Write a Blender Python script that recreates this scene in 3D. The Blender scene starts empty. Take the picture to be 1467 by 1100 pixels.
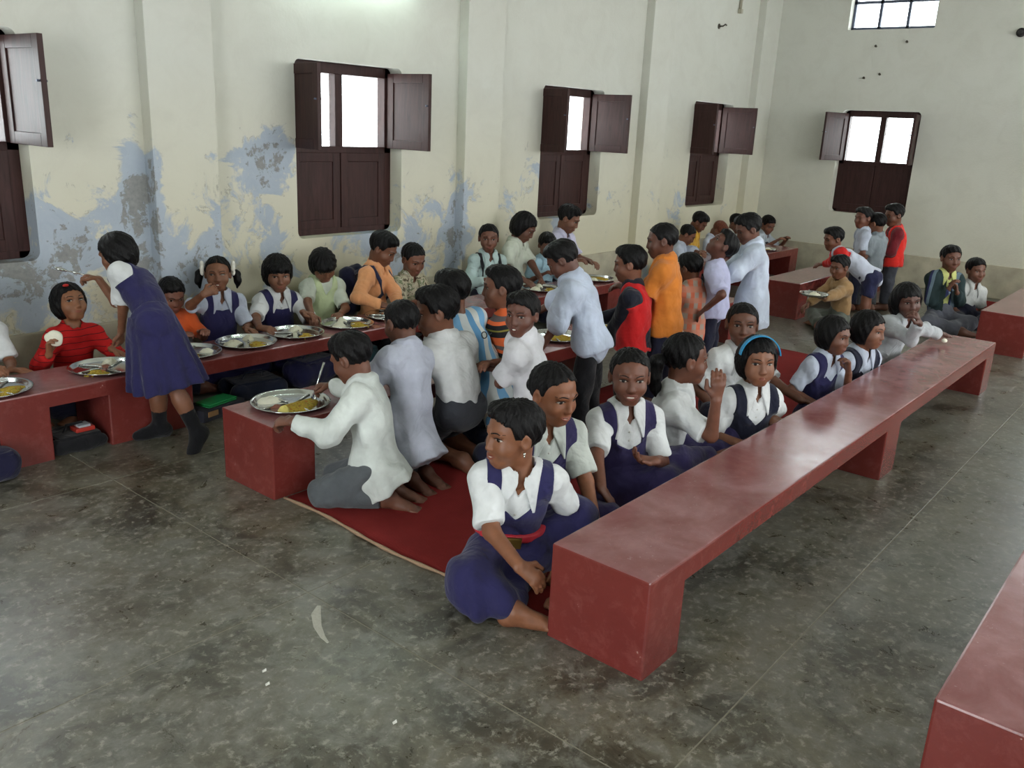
# A school dining hall: children eat at low red concrete benches, one wall with peeling paint.
import bpy, bmesh, math, random
import numpy as np
from mathutils import Matrix, Vector
sc = bpy.context.scene
# ------------------------------------------------------------------ camera (X runs along the benches, Y towards the window wall, Z up; metres)
cam_d = bpy.data.cameras.new('camera'); cam = bpy.data.objects.new('camera', cam_d); sc.collection.objects.link(cam); sc.camera = cam
cam_d.sensor_width = 36.0; cam_d.lens = 36.0 * 1243.16 / 1467; cam_d.clip_start = .05; cam_d.clip_end = 200
_r, _u, _f = Vector((.63906, -.76778, .04602)), Vector((.19183, .21704, .95713)), Vector((.74485, .60284, -.28598))
cam.matrix_world = Matrix(((_r.x, _u.x, -_f.x, 0), (_r.y, _u.y, -_f.y, 0), (_r.z, _u.z, -_f.z, 1.5845), (0, 0, 0, 1)))
# ------------------------------------------------------------------ overcast daylight outside, daylight through the openings of the two unseen walls
w = bpy.data.worlds.new('overcast_sky'); sc.world = w; w.use_nodes = True
w.node_tree.nodes['Background'].inputs['Color'].default_value = (.93, .98, 1.0, 1); w.node_tree.nodes['Background'].inputs['Strength'].default_value = 12.0
def area(name, loc, rot, sx, sy, watts, col=(1, .98, .95)):
    d = bpy.data.lights.new(name, 'AREA'); d.shape = 'RECTANGLE'; d.size = sx; d.size_y = sy; d.energy = watts; d.color = col
    o = bpy.data.objects.new(name, d); sc.collection.objects.link(o); o.location = loc; o.rotation_euler = [math.radians(a) for a in rot]; return o
YR, XR, XB, YW, ZC = -3.2, -2.4, 10.67, 4.84, 3.9
DAY = (.99, .99, .97)
for x, e in ((.4, 18), (3.4, 32), (6.4, 46), (9.2, 54)): area('daylight_side_opening', (x, YR - .06, 1.75), (90, 0, 0), 1.1, 1.5, e, DAY)
for i, x in enumerate((1.9, 4.9, 7.9)): area('daylight_high_opening', (x, YR - .06, 3.2), (90, 0, 0), 1.0, .6, 24, DAY)
area('daylight_door', (XR - .06, 1.2, 1.25), (90, 0, -90), 1.6, 2.4, 48, DAY)
sc.view_settings.view_transform = 'Standard'; sc.view_settings.look = 'None'; sc.view_settings.gamma = 1.0; sc.view_settings.exposure = -0.38
sc.view_settings.use_curve_mapping = False
sc.cycles.use_denoising = True
sc.cycles.max_bounces = 6; sc.cycles.diffuse_bounces = 4; sc.cycles.glossy_bounces = 3; sc.cycles.transmission_bounces = 4
sc.cycles.sample_clamp_indirect = 6.0
# ------------------------------------------------------------------ helpers
COL = bpy.context.scene.collection
RNG = random.Random(7)
def V(*a): return np.array(a if len(a) > 1 else a[0], dtype=np.float64)
def unit(v):
    v = np.asarray(v, float); n = np.linalg.norm(v)
    return v / n if n > 1e-9 else v
def yawv(deg): return V(math.cos(math.radians(deg)), math.sin(math.radians(deg)), 0.0)
def rot_to(z, hint=(0, 0, 1)):
    z = unit(z); x = np.cross(hint, z)
    if np.linalg.norm(x) < 1e-4: x = np.cross((0, 1, 0), z)
    x = unit(x); return x, np.cross(z, x), z

def tag(o, label=None, cat=None, group=None, kind=None):
    if label: o['label'] = label
    if cat: o['category'] = cat
    if group: o['group'] = group
    if kind: o['kind'] = kind
    return o
def empty(name, loc, label=None, cat=None, group=None, kind=None):
    o = bpy.data.objects.new(name, None); COL.objects.link(o); o.location = loc
    o.empty_display_size = .05
    return tag(o, label, cat, group, kind)
def mesh_obj(name, verts, faces, mat, parent=None, origin=None, smooth=False):
    """verts in world coordinates; origin (or the parent's place) becomes the object's origin"""
    verts = np.asarray(verts, dtype=np.float64).reshape(-1, 3)
    base = np.zeros(3)
    if parent is not None:
        q = parent
        while q is not None: base = base + np.array(q.location); q = q.parent
    o_loc = np.zeros(3) if origin is None else np.asarray(origin, float) - base
    vv = (verts - base - o_loc).astype(np.float32)
    me = bpy.data.meshes.new(name)
    if isinstance(faces, np.ndarray):
        nf, k = faces.shape
        me.vertices.add(len(vv)); me.vertices.foreach_set('co', vv.ravel())
        me.loops.add(nf * k); me.loops.foreach_set('vertex_index', faces.astype(np.int32).ravel())
        me.polygons.add(nf); me.polygons.foreach_set('loop_start', np.arange(0, nf * k, k, dtype=np.int32))
        me.polygons.foreach_set('loop_total', np.full(nf, k, dtype=np.int32))
        me.update(calc_edges=True)
    else:
        me.from_pydata([tuple(map(float, v)) for v in vv], [], faces); me.update()
    if smooth: me.polygons.foreach_set('use_smooth', np.ones(len(me.polygons), dtype=bool))
    if mat is not None: me.materials.append(mat)
    o = bpy.data.objects.new(name, me); COL.objects.link(o)
    o.location = o_loc
    if parent is not None: o.parent = parent
    return o

class MB:
    """collects simple shapes into one mesh"""
    def __init__(self): self.v = []; self.f = []
    def add(self, vs, fs):
        n = len(self.v); self.v += [tuple(map(float, v)) for v in vs]; self.f += [tuple(i + n for i in f) for f in fs]; return self
    def box(self, lo, hi, bev=0.0):
        x0, y0, z0 = lo; x1, y1, z1 = hi
        if bev <= 0:
            vs = [(x, y, z) for z in (z0, z1) for y in (y0, y1) for x in (x0, x1)]
            return self.add(vs, [(0, 2, 3, 1), (4, 5, 7, 6), (0, 1, 5, 4), (2, 6, 7, 3), (0, 4, 6, 2), (1, 3, 7, 5)])
        bm = bmesh.new(); bmesh.ops.create_cube(bm, size=1.0)
        for v in bm.verts:
            v.co.x = (x0 + x1) / 2 + v.co.x * (x1 - x0); v.co.y = (y0 + y1) / 2 + v.co.y * (y1 - y0); v.co.z = (z0 + z1) / 2 + v.co.z * (z1 - z0)
        bmesh.ops.bevel(bm, geom=list(bm.edges), offset=bev, segments=2, affect='EDGES', profile=.6)
        bm.verts.index_update()
        self.add([v.co[:] for v in bm.verts], [tuple(v.index for v in f.verts) for f in bm.faces]); bm.free(); return self
    def slab(self, lo, hi, bev, top=True):
        bm = bmesh.new(); bmesh.ops.create_cube(bm, size=1.0)
        for v in bm.verts:
            for i in range(3): v.co[i] = (lo[i] + hi[i]) / 2 + v.co[i] * (hi[i] - lo[i])
        ed = [e for e in bm.edges if (top and all(v.co.z > hi[2] - 1e-5 for v in e.verts)) or abs(e.verts[0].co.z - e.verts[1].co.z) > 1e-4]
        bmesh.ops.bevel(bm, geom=ed, offset=bev, segments=2, affect='EDGES', profile=.6); bm.verts.index_update()
        self.add([v.co[:] for v in bm.verts], [tuple(v.index for v in f.verts) for f in bm.faces]); bm.free(); return self
    def frame_box(self, c, ax, half, bev=0.0):
        """box of half sizes along three axes"""
        m = MB().box((-half[0], -half[1], -half[2]), half, bev)
        A = np.array(ax, float); c = np.asarray(c, float)
        return self.add([c + np.asarray(p) @ A for p in m.v], m.f)
    def lathe(self, prof, c=(0, 0, 0), n=28, ax=None):
        A = np.eye(3) if ax is None else np.array(ax, float); vs = []; c = np.asarray(c, float)
        for r, z in prof:
            for i in range(n):
                a = 2 * math.pi * i / n; vs.append(c + np.array((r * math.cos(a), r * math.sin(a), z)) @ A)
        fs = []
        for j in range(len(prof) - 1):
            for i in range(n):
                fs.append((j * n + i, j * n + (i + 1) % n, (j + 1) * n + (i + 1) % n, (j + 1) * n + i))
        if prof[0][0] > 1e-6: fs.append(tuple(range(n - 1, -1, -1)))
        if prof[-1][0] > 1e-6: fs.append(tuple((len(prof) - 1) * n + i for i in range(n)))
        return self.add(vs, fs)
    def tube(self, pts, r, n=8):
        pts = [np.asarray(p, float) for p in pts]; rs = r if hasattr(r, '__len__') else [r] * len(pts); vs = []
        for i, p in enumerate(pts):
            d = pts[min(i + 1, len(pts) - 1)] - pts[max(i - 1, 0)]
            x, y, _ = rot_to(d, (.13, .2, 1))
            for k in range(n):
                a = 2 * math.pi * k / n; vs.append(p + (x * math.cos(a) + y * math.sin(a)) * rs[i])
        fs = [(i * n + k, i * n + (k + 1) % n, (i + 1) * n + (k + 1) % n, (i + 1) * n + k) for i in range(len(pts) - 1) for k in range(n)]
        fs += [tuple(range(n - 1, -1, -1)), tuple((len(pts) - 1) * n + k for k in range(n))]
        return self.add(vs, fs)
    def ellip(self, c, ax, r, n=12, m=8):
        A = np.array(ax, float); c = np.asarray(c, float); vs = [c + np.array((0, 0, r[2])) @ A]
        for j in range(1, m):
            t = math.pi * j / m
            for i in range(n):
                a = 2 * math.pi * i / n
                vs.append(c + np.array((r[0] * math.sin(t) * math.cos(a), r[1] * math.sin(t) * math.sin(a), r[2] * math.cos(t))) @ A)
        vs.append(c + np.array((0, 0, -r[2])) @ A); fs = []
        for i in range(n): fs.append((0, 1 + i, 1 + (i + 1) % n))
        for j in range(m - 2):
            for i in range(n): fs.append((1 + j * n + i, 1 + (j + 1) * n + i, 1 + (j + 1) * n + (i + 1) % n, 1 + j * n + (i + 1) % n))
        L = len(vs) - 1
        for i in range(n): fs.append((L, 1 + (m - 2) * n + (i + 1) % n, 1 + (m - 2) * n + i))
        return self.add(vs, fs)
    def build(self, name, mat, parent=None, origin=None, smooth=False):
        return mesh_obj(name, self.v, self.f, mat, parent, origin, smooth)

# ------------------------------------------------------------------ materials
def _new(name):
    m = bpy.data.materials.new(name); m.use_nodes = True
    nt = m.node_tree; b = nt.nodes['Principled BSDF']; return m, nt, b
def srgb(r, g, b):
    f = lambda c: (c / 255 / 12.92) if c / 255 <= .04045 else ((c / 255 + .055) / 1.055) ** 2.4
    return (f(r), f(g), f(b), 1.0)
def N(nt, t, **kw):
    n = nt.nodes.new(t)
    for k, v in kw.items():
        if k.startswith('i_'): n.inputs[k[2:].replace('_', ' ')].default_value = v
        else: setattr(n, k, v)
    return n
def ramp(nt, fac, stops, interp='LINEAR'):
    r = N(nt, 'ShaderNodeValToRGB'); r.color_ramp.interpolation = interp
    e = r.color_ramp.elements
    while len(e) < len(stops): e.new(.5)
    for q, (p, c) in zip(e, stops):
        q.position = p; q.color = c if len(c) == 4 else (*c, 1)
    nt.links.new(fac, r.inputs['Fac']); return r.outputs['Color']
def mixc(nt, fac, a, b, mode='MIX'):
    m = N(nt, 'ShaderNodeMix', data_type='RGBA', blend_type=mode)
    for sock, v in ((m.inputs[0], fac), (m.inputs[6], a), (m.inputs[7], b)):
        if hasattr(v, 'is_output'): nt.links.new(v, sock)
        else: sock.default_value = v
    return m.outputs[2]
def mth(nt, op, a, b=None, c=None, clamp=False):
    m = N(nt, 'ShaderNodeMath', operation=op, use_clamp=clamp)
    for i, v in enumerate((a, b, c)):
        if v is None: continue
        if hasattr(v, 'is_output'): nt.links.new(v, m.inputs[i])
        else: m.inputs[i].default_value = v
    return m.outputs[0]
def noise(nt, vec, scale, detail=4, rough=.55, dist=0.0):
    n = N(nt, 'ShaderNodeTexNoise', i_Scale=scale, i_Detail=detail, i_Roughness=rough, i_Distortion=dist)
    nt.links.new(vec, n.inputs['Vector']); return n.outputs['Fac']
def bump(nt, b, h, strength=.3, dist=.01):
    n = N(nt, 'ShaderNodeBump', i_Strength=strength, i_Distance=dist)
    nt.links.new(h, n.inputs['Height']); nt.links.new(n.outputs['Normal'], b.inputs['Normal'])
def objco(nt): return N(nt, 'ShaderNodeTexCoord').outputs['Object']
def worldco(nt): return N(nt, 'ShaderNodeNewGeometry').outputs['Position']
MATS = {}
def fabric(rgb, rough=.85, vary=.12, sheen=.15, weave=420):
    key = ('fabric', rgb)
    if key in MATS: return MATS[key]
    m, nt, b = _new('fabric_%d_%d_%d' % rgb); c = srgb(*rgb); co = objco(nt)
    n = noise(nt, co, 9, 4); d = tuple(x * (1 - vary * 1.6) for x in c[:3]) + (1,); l = tuple(min(1, x * (1 + vary)) for x in c[:3]) + (1,)
    nt.links.new(ramp(nt, n, [(.3, d), (.7, l)]), b.inputs['Base Color'])
    b.inputs['Roughness'].default_value = rough; b.inputs['Sheen Weight'].default_value = sheen
    b.inputs['Specular IOR Level'].default_value = .2
    fold = noise(nt, co, 10, 2, .45, 1.2); fold2 = noise(nt, co, 26, 2, .45, .8)
    w = noise(nt, co, weave, 2)
    bump(nt, b, mth(nt, 'ADD', mth(nt, 'ADD', fold, mth(nt, 'MULTIPLY', fold2, .22)), mth(nt, 'MULTIPLY', w, .02)), .5, .03)
    MATS[key] = m; return m
def plain(name, rgb, rough=.5, metal=0.0, spec=.5, var=.08, scale=30, bmp=0.0, coat=0.0):
    key = (name, rgb)
    if key in MATS: return MATS[key]
    m, nt, b = _new(name); c = srgb(*rgb); co = objco(nt); n = noise(nt, co, scale, 4)
    nt.links.new(ramp(nt, n, [(.3, tuple(x * (1 - var) for x in c[:3])), (.7, tuple(min(1, x * (1 + var)) for x in c[:3]))]), b.inputs['Base Color'])
    b.inputs['Roughness'].default_value = rough; b.inputs['Metallic'].default_value = metal
    b.inputs['Specular IOR Level'].default_value = spec; b.inputs['Coat Weight'].default_value = coat
    if bmp: bump(nt, b, n, bmp, .01)
    MATS[key] = m; return m
def skin_mat(rgb):
    key = ('skin', rgb)
    if key in MATS: return MATS[key]
    m, nt, b = _new('skin_%d_%d_%d' % rgb); c = srgb(*rgb); co = objco(nt)
    n = noise(nt, co, 26, 3); f = noise(nt, co, 240, 2)
    col = ramp(nt, n, [(.3, tuple(x * .82 for x in c[:3])), (.75, tuple(min(1, x * 1.14) for x in c[:3]))])
    nt.links.new(col, b.inputs['Base Color']); b.inputs['Roughness'].default_value = .48
    b.inputs['Specular IOR Level'].default_value = .42
    b.inputs['Subsurface Weight'].default_value = .0
    bump(nt, b, f, .12, .002)
    MATS[key] = m; return m
def hair_mat(rgb=(10, 9, 10)):
    key = ('hair', rgb)
    if key in MATS: return MATS[key]
    m, nt, b = _new('hair_%d_%d_%d' % rgb); c = srgb(*rgb); co = objco(nt)
    mp = N(nt, 'ShaderNodeMapping'); mp.inputs['Scale'].default_value = (1, 1, .25); nt.links.new(co, mp.inputs['Vector'])
    n = noise(nt, mp.outputs['Vector'], 170, 3, .6, .4)
    nt.links.new(ramp(nt, n, [(.3, tuple(x * .5 for x in c[:3])), (.75, tuple(x * 1.7 for x in c[:3]))]), b.inputs['Base Color'])
    b.inputs['Roughness'].default_value = .48; b.inputs['Specular IOR Level'].default_value = .16
    bump(nt, b, n, .7, .006)
    MATS[key] = m; return m
def banded(name, bands, period, axis=2, rough=.85, offset=0.0, weave=True):
    """cloth with a repeating set of stripes (woven colours) along an axis of the garment"""
    if name in MATS: return MATS[name]
    m, nt, b = _new(name); co = objco(nt); sp = N(nt, 'ShaderNodeSeparateXYZ'); nt.links.new(co, sp.inputs[0])
    wob = noise(nt, co, 7, 2); z = mth(nt, 'ADD', sp.outputs[axis], mth(nt, 'MULTIPLY', wob, .012))
    fr = mth(nt, 'FRACT', mth(nt, 'MULTIPLY_ADD', z, 1 / period, offset + 50))
    nt.links.new(ramp(nt, fr, [(p, srgb(*c)) for p, c in bands], 'CONSTANT'), b.inputs['Base Color'])
    b.inputs['Roughness'].default_value = rough; b.inputs['Specular IOR Level'].default_value = .2
    bump(nt, b, noise(nt, co, 22, 3, .5, .6), .3, .012)
    MATS[name] = m; return m
def plaid(name, c0, c1, c2, px, pz):
    if name in MATS: return MATS[name]
    m, nt, b = _new(name); co = objco(nt); sp = N(nt, 'ShaderNodeSeparateXYZ'); nt.links.new(co, sp.inputs[0])
    h = mth(nt, 'ADD', mth(nt, 'MULTIPLY', sp.outputs[0], .75), mth(nt, 'MULTIPLY', sp.outputs[1], -.66))
    fx = mth(nt, 'GREATER_THAN', mth(nt, 'FRACT', mth(nt, 'MULTIPLY_ADD', h, 1 / px, 50)), .5)
    fz = mth(nt, 'GREATER_THAN', mth(nt, 'FRACT', mth(nt, 'MULTIPLY_ADD', sp.outputs[2], 1 / pz, 50)), .5)
    a = mixc(nt, fx, srgb(*c0), srgb(*c1)); nt.links.new(mixc(nt, mth(nt, 'MULTIPLY', fz, .8), a, srgb(*c2)), b.inputs['Base Color'])
    b.inputs['Roughness'].default_value = .85; b.inputs['Specular IOR Level'].default_value = .2
    bump(nt, b, noise(nt, co, 22, 3, .5, .6), .3, .012)
    MATS[name] = m; return m
def blotched(name, cols, scale=14):
    if name in MATS: return MATS[name]
    m, nt, b = _new(name); co = objco(nt)
    nt.links.new(ramp(nt, noise(nt, co, scale, 3, .6, .5), [(p, srgb(*c)) for p, c in cols], 'CONSTANT'), b.inputs['Base Color'])
    b.inputs['Roughness'].default_value = .85; b.inputs['Specular IOR Level'].default_value = .2
    bump(nt, b, noise(nt, co, 22, 3, .5, .6), .3, .012)
    MATS[name] = m; return m
# ------------------------------------------------------------------ materials of the room
def wall_mat(name, peel):
    m, nt, b = _new(name); P = worldco(nt); sp = N(nt, 'ShaderNodeSeparateXYZ'); nt.links.new(P, sp.inputs[0]); Z = sp.outputs[2]; X = sp.outputs[0]
    n1 = noise(nt, P, 1.3, 5, .6, .4); n2 = noise(nt, P, 4.2, 8, .68, .8); n3 = noise(nt, P, 11, 8, .7, .5); fine = noise(nt, P, 60, 4)
    base = mixc(nt, n1, srgb(196, 196, 185), srgb(206, 208, 200))
    low = mth(nt, 'SUBTRACT', 1.0, mth(nt, 'MULTIPLY', mth(nt, 'SUBTRACT', Z, .25), .62), clamp=True)      # older cream coat shows lower down
    base = mixc(nt, mth(nt, 'MULTIPLY', low, .62 if peel else .26), base, srgb(198, 187, 144))
    base = mixc(nt, mth(nt, 'MULTIPLY', ramp(nt, n2, [(.45, (0, 0, 0)), (.75, (1, 1, 1))]), .22), base, srgb(170, 168, 156))
    h = fine
    if peel:
        # damp band between knee and head height; stronger at the near end of the wall
        zlow = mth(nt, 'MULTIPLY', mth(nt, 'SUBTRACT', 1.80, Z), 1.3, clamp=True)
        zz = mth(nt, 'MULTIPLY', zlow, mth(nt, 'MULTIPLY_ADD', X, -.062, .98))
        msk = mth(nt, 'ADD', mth(nt, 'MULTIPLY', n1, .55), mth(nt, 'ADD', mth(nt, 'MULTIPLY', n2, .62), mth(nt, 'MULTIPLY', zz, .30)))
        for x0, wd, amt in ((2.54, .07, .10), (3.42, .16, .085), (5.12, .08, .07), (6.02, .2, .05), (8.6, .25, .05)):      # damp runs beside the pilasters and windows
            g_ = mth(nt, 'POWER', 2.718, mth(nt, 'MULTIPLY', mth(nt, 'POWER', mth(nt, 'ABSOLUTE', mth(nt, 'DIVIDE', mth(nt, 'SUBTRACT', X, x0), wd)), 2.0), -1.0))
            msk = mth(nt, 'ADD', msk, mth(nt, 'MULTIPLY', mth(nt, 'MULTIPLY', g_, mth(nt, 'MULTIPLY', mth(nt, 'SUBTRACT', 1.75, Z), 3.0, clamp=True)), amt))
        for x0, z0, wx, wz, amt in ((3.28, 1.27, .26, .26, .15), (2.80, .74, .22, .22, .13), (2.50, 1.12, .10, .42, .09), (1.95, .70, .40, .11, .12), (4.75, .74, .16, .18, .10), (5.12, 1.0, .06, .4, .09), (8.72, .85, .18, .3, .12)):      # old damp patches
            q_ = mth(nt, 'ADD', mth(nt, 'POWER', mth(nt, 'ABSOLUTE', mth(nt, 'DIVIDE', mth(nt, 'SUBTRACT', X, x0), wx)), 2.0), mth(nt, 'POWER', mth(nt, 'ABSOLUTE', mth(nt, 'DIVIDE', mth(nt, 'SUBTRACT', Z, z0), wz)), 2.0))
            msk = mth(nt, 'ADD', msk, mth(nt, 'MULTIPLY', mth(nt, 'POWER', 2.718, mth(nt, 'MULTIPLY', q_, -1.0)), amt))
        blue = ramp(nt, msk, [(.822, (0, 0, 0)), (.862, (1, 1, 1))])
        bl = mixc(nt, n3, srgb(138, 152, 174), srgb(172, 184, 196))
        base = mixc(nt, mth(nt, 'MULTIPLY', blue, .85), base, bl)
        msk2 = mth(nt, 'ADD', msk, mth(nt, 'MULTIPLY', mth(nt, 'SUBTRACT', n3, .5), .55))
        grey = ramp(nt, msk2, [(.955, (0, 0, 0)), (.985, (1, 1, 1))])
        gr = mixc(nt, fine, srgb(92, 90, 88), srgb(150, 148, 138))
        base = mixc(nt, mth(nt, 'MULTIPLY', grey, .8), base, gr)
        dark = ramp(nt, msk2, [(1.02, (0, 0, 0)), (1.04, (1, 1, 1))])
        base = mixc(nt, mth(nt, 'MULTIPLY', dark, .85), base, srgb(72, 62, 54))
        # flaked edges: thin dark outline where the paint breaks
        edge = mth(nt, 'MULTIPLY', ramp(nt, msk, [(.806, (0, 0, 0)), (.821, (1, 1, 1)), (.836, (0, 0, 0))]), ramp(nt, n3, [(.5, (0, 0, 0)), (.6, (1, 1, 1))]))
        base = mixc(nt, mth(nt, 'MULTIPLY', edge, .6), base, srgb(112, 112, 104))
        h = mth(nt, 'ADD', mth(nt, 'MULTIPLY', fine, .5), mth(nt, 'ADD', mth(nt, 'MULTIPLY', blue, -.8), mth(nt, 'MULTIPLY', grey, -1.0)))
    nt.links.new(base, b.inputs['Base Color']); b.inputs['Roughness'].default_value = .62; b.inputs['Specular IOR Level'].default_value = .35
    bump(nt, b, h, .35, .006); return m
def floor_mat():
    m, nt, b = _new('cement_floor'); P = worldco(nt)
    n0 = noise(nt, P, .5, 5, .6, .6); n1 = noise(nt, P, 2.6, 9, .7, .6); n2 = noise(nt, P, 9, 9, .74, .5); n3 = noise(nt, P, 30, 7, .72, .3); f = noise(nt, P, 150, 3)
    n4 = noise(nt, P, 1.2, 6, .66, .8); c = mixc(nt, ramp(nt, n1, [(.40, (0, 0, 0)), (.60, (1, 1, 1))]), srgb(55, 50, 38), srgb(106, 101, 85))
    c = mixc(nt, mth(nt, 'MULTIPLY', ramp(nt, n0, [(.42, (0, 0, 0)), (.58, (1, 1, 1))]), .45), c, mixc(nt, n2, srgb(64, 68, 66), srgb(106, 110, 106)))
    c = mixc(nt, mth(nt, 'MULTIPLY', ramp(nt, n4, [(.52, (0, 0, 0)), (.64, (1, 1, 1))]), .5), c, mixc(nt, n2, srgb(54, 47, 37), srgb(98, 84, 66)))
    c = mixc(nt, mth(nt, 'MULTIPLY', ramp(nt, mth(nt, 'ADD', mth(nt, 'MULTIPLY', n2, .7), mth(nt, 'MULTIPLY', n1, .3)), [(.48, (0, 0, 0)), (.62, (1, 1, 1))]), .5), c, srgb(150, 150, 143))
    c = mixc(nt, mth(nt, 'MULTIPLY', ramp(nt, mth(nt, 'ADD', n1, mth(nt, 'MULTIPLY', n2, .6)), [(.80, (0, 0, 0)), (1.0, (1, 1, 1))]), .4), c, srgb(48, 42, 30))
    c = mixc(nt, mth(nt, 'MULTIPLY', ramp(nt, n3, [(.54, (0, 0, 0)), (.64, (1, 1, 1))]), .5), c, srgb(160, 157, 145))
    c = mixc(nt, mth(nt, 'MULTIPLY', ramp(nt, n3, [(.30, (1, 1, 1)), (.50, (0, 0, 0))]), .3), c, srgb(52, 48, 40))
    nt.links.new(c, b.inputs['Base Color'])
    nt.links.new(mth(nt, 'MULTIPLY_ADD', n2, .30, .16), b.inputs['Roughness']); b.inputs['Specular IOR Level'].default_value = .5
    bump(nt, b, mth(nt, 'ADD', n2, mth(nt, 'MULTIPLY', f, .2)), .14, .006); return m
def bench_mat():
    m, nt, b = _new('red_oxide_cement'); P = worldco(nt)
    n1 = noise(nt, P, 3.2, 6, .62, .4); n2 = noise(nt, P, 14, 7, .7, .3); f = noise(nt, P, 90, 3)
    c = mixc(nt, n1, srgb(96, 40, 38), srgb(122, 52, 46))
    c = mixc(nt, mth(nt, 'MULTIPLY', ramp(nt, n2, [(.5, (0, 0, 0)), (.72, (1, 1, 1))]), .22), c, srgb(158, 96, 88))
    c = mixc(nt, mth(nt, 'MULTIPLY', ramp(nt, n2, [(.25, (1, 1, 1)), (.42, (0, 0, 0))]), .25), c, srgb(84, 30, 26))
    c = mixc(nt, ramp(nt, mth(nt, 'ADD', n2, mth(nt, 'MULTIPLY', f, .35)), [(.88, (0, 0, 0)), (.93, (.7, .7, .7))]), c, srgb(188, 160, 148))
    nz = N(nt, 'ShaderNodeSeparateXYZ'); nt.links.new(N(nt, 'ShaderNodeNewGeometry').outputs['True Normal'], nz.inputs[0])      # upward faces: pinkish sheen painted in along with dusty wear
    dust_sheen = mth(nt, 'MULTIPLY', mth(nt, 'GREATER_THAN', nz.outputs[2], .6), mth(nt, 'MULTIPLY_ADD', ramp(nt, n1, [(.35, (0, 0, 0)), (.65, (1, 1, 1))]), .45, .18))
    c = mixc(nt, dust_sheen, c, mixc(nt, n2, srgb(150, 112, 116), srgb(170, 134, 134)))
    scr = noise(nt, P, 46, 2, .5, 2.5); c = mixc(nt, mth(nt, 'MULTIPLY', ramp(nt, scr, [(.70, (0, 0, 0)), (.73, (1, 1, 1))]), mth(nt, 'MULTIPLY', dust_sheen, .6)), c, srgb(196, 180, 178))
    nt.links.new(c, b.inputs['Base Color']); nt.links.new(mth(nt, 'MULTIPLY_ADD', n2, .26, .05), b.inputs['Roughness'])
    bump(nt, b, mth(nt, 'ADD', n2, mth(nt, 'MULTIPLY', f, .3)), .10, .006); return m
def wood_mat(name, rgb):
    m, nt, b = _new(name); P = objco(nt); mp = N(nt, 'ShaderNodeMapping'); mp.inputs['Scale'].default_value = (1, 1, .12); nt.links.new(P, mp.inputs['Vector'])
    n = noise(nt, mp.outputs['Vector'], 34, 6, .6, .8); c = srgb(*rgb)
    nt.links.new(ramp(nt, n, [(.3, tuple(x * .6 for x in c[:3])), (.7, tuple(x * 1.35 for x in c[:3]))]), b.inputs['Base Color'])
    b.inputs['Roughness'].default_value = .45; b.inputs['Specular IOR Level'].default_value = .22; bump(nt, b, n, .25, .004); return m
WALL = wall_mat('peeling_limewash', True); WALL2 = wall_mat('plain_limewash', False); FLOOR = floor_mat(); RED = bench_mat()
WOOD = wood_mat('dark_brown_painted_wood', (56, 34, 32))
GLASS, _nt, _b = _new('louvre_glass'); _b.inputs['Base Color'].default_value = (.93, .97, .96, 1); _b.inputs['Roughness'].default_value = .18; _b.inputs['Transmission Weight'].default_value = 1.0; _b.inputs['IOR'].default_value = 1.05
STEELF = plain('grey_steel_frame', (86, 92, 110), .5, metal=.3)

# ------------------------------------------------------------------ walls with real openings
def rrect(a0, b0, a1, b1, rad, n=5):
    pts = []
    for cx, cz, s0 in ((a1 - rad, b1 - rad, 0), (a0 + rad, b1 - rad, 90), (a0 + rad, b0 + rad, 180), (a1 - rad, b0 + rad, 270)):
        for i in range(n + 1):
            t = math.radians(s0 + 90 * i / n); pts.append((cx + rad * math.cos(t), cz + rad * math.sin(t)))
    return pts
def wall(name, axis, pos, a0, a1, z1, holes, depth, mat, inward):
    """a sheet on a plane with rounded openings and their reveals; axis is the plane's normal axis, depth goes outwards"""
    bm = bmesh.new(); to = (lambda a, z, d: (a, pos + d, z)) if axis == 1 else (lambda a, z, d: (pos + d, a, z))
    holes = sorted(holes); xs = [a0] + [(holes[i][2] + holes[i + 1][0]) / 2 for i in range(len(holes) - 1)] + [a1]
    # openings stacked at one place along the wall share a bay
    bays = {}
    for hl in holes: bays.setdefault(round((hl[0] + hl[2]) / 2 * 2), []).append(hl)
    keys = sorted(bays); xs = [a0] + [(max(q[2] for q in bays[keys[i]]) + min(q[0] for q in bays[keys[i + 1]])) / 2 for i in range(len(keys) - 1)] + [a1]
    for i, kx in enumerate(keys or [0]):
        loops = [[(xs[i], 0), (xs[i + 1], 0), (xs[i + 1], z1), (xs[i], z1)]] if keys else [[(a0, 0), (a1, 0), (a1, z1), (a0, z1)]]
        hs = bays.get(kx, []); edges = []
        for lp in loops + [rrect(*q[:4], q[4]) for q in hs]:
            vs = [bm.verts.new(to(a, z, 0)) for a, z in lp]; edges += [bm.edges.new((vs[j], vs[(j + 1) % len(vs)])) for j in range(len(vs))]
            if lp is not loops[0]:
                back = [bm.verts.new(to(a, z, depth)) for a, z in lp]
                for j in range(len(vs)): k = (j + 1) % len(vs); bm.faces.new((vs[j], vs[k], back[k], back[j]))
        bmesh.ops.triangle_fill(bm, use_beauty=True, use_dissolve=False, edges=edges)
    bmesh.ops.recalc_face_normals(bm, faces=bm.faces)
    bm.verts.index_update()
    o = mesh_obj(name, [v.co[:] for v in bm.verts], [tuple(v.index for v in f.verts) for f in bm.faces], mat); bm.free(); o['kind'] = 'structure'; return o
WIN_A = (1.02, 3.62, 6.22, 8.92); WW = .94
left_holes = [(a, .78, a + WW, 1.93, .05) for a in WIN_A]
wall_left = wall('wall_left', 1, YW, XR, XB, ZC, left_holes, .26, WALL, -1)
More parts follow.
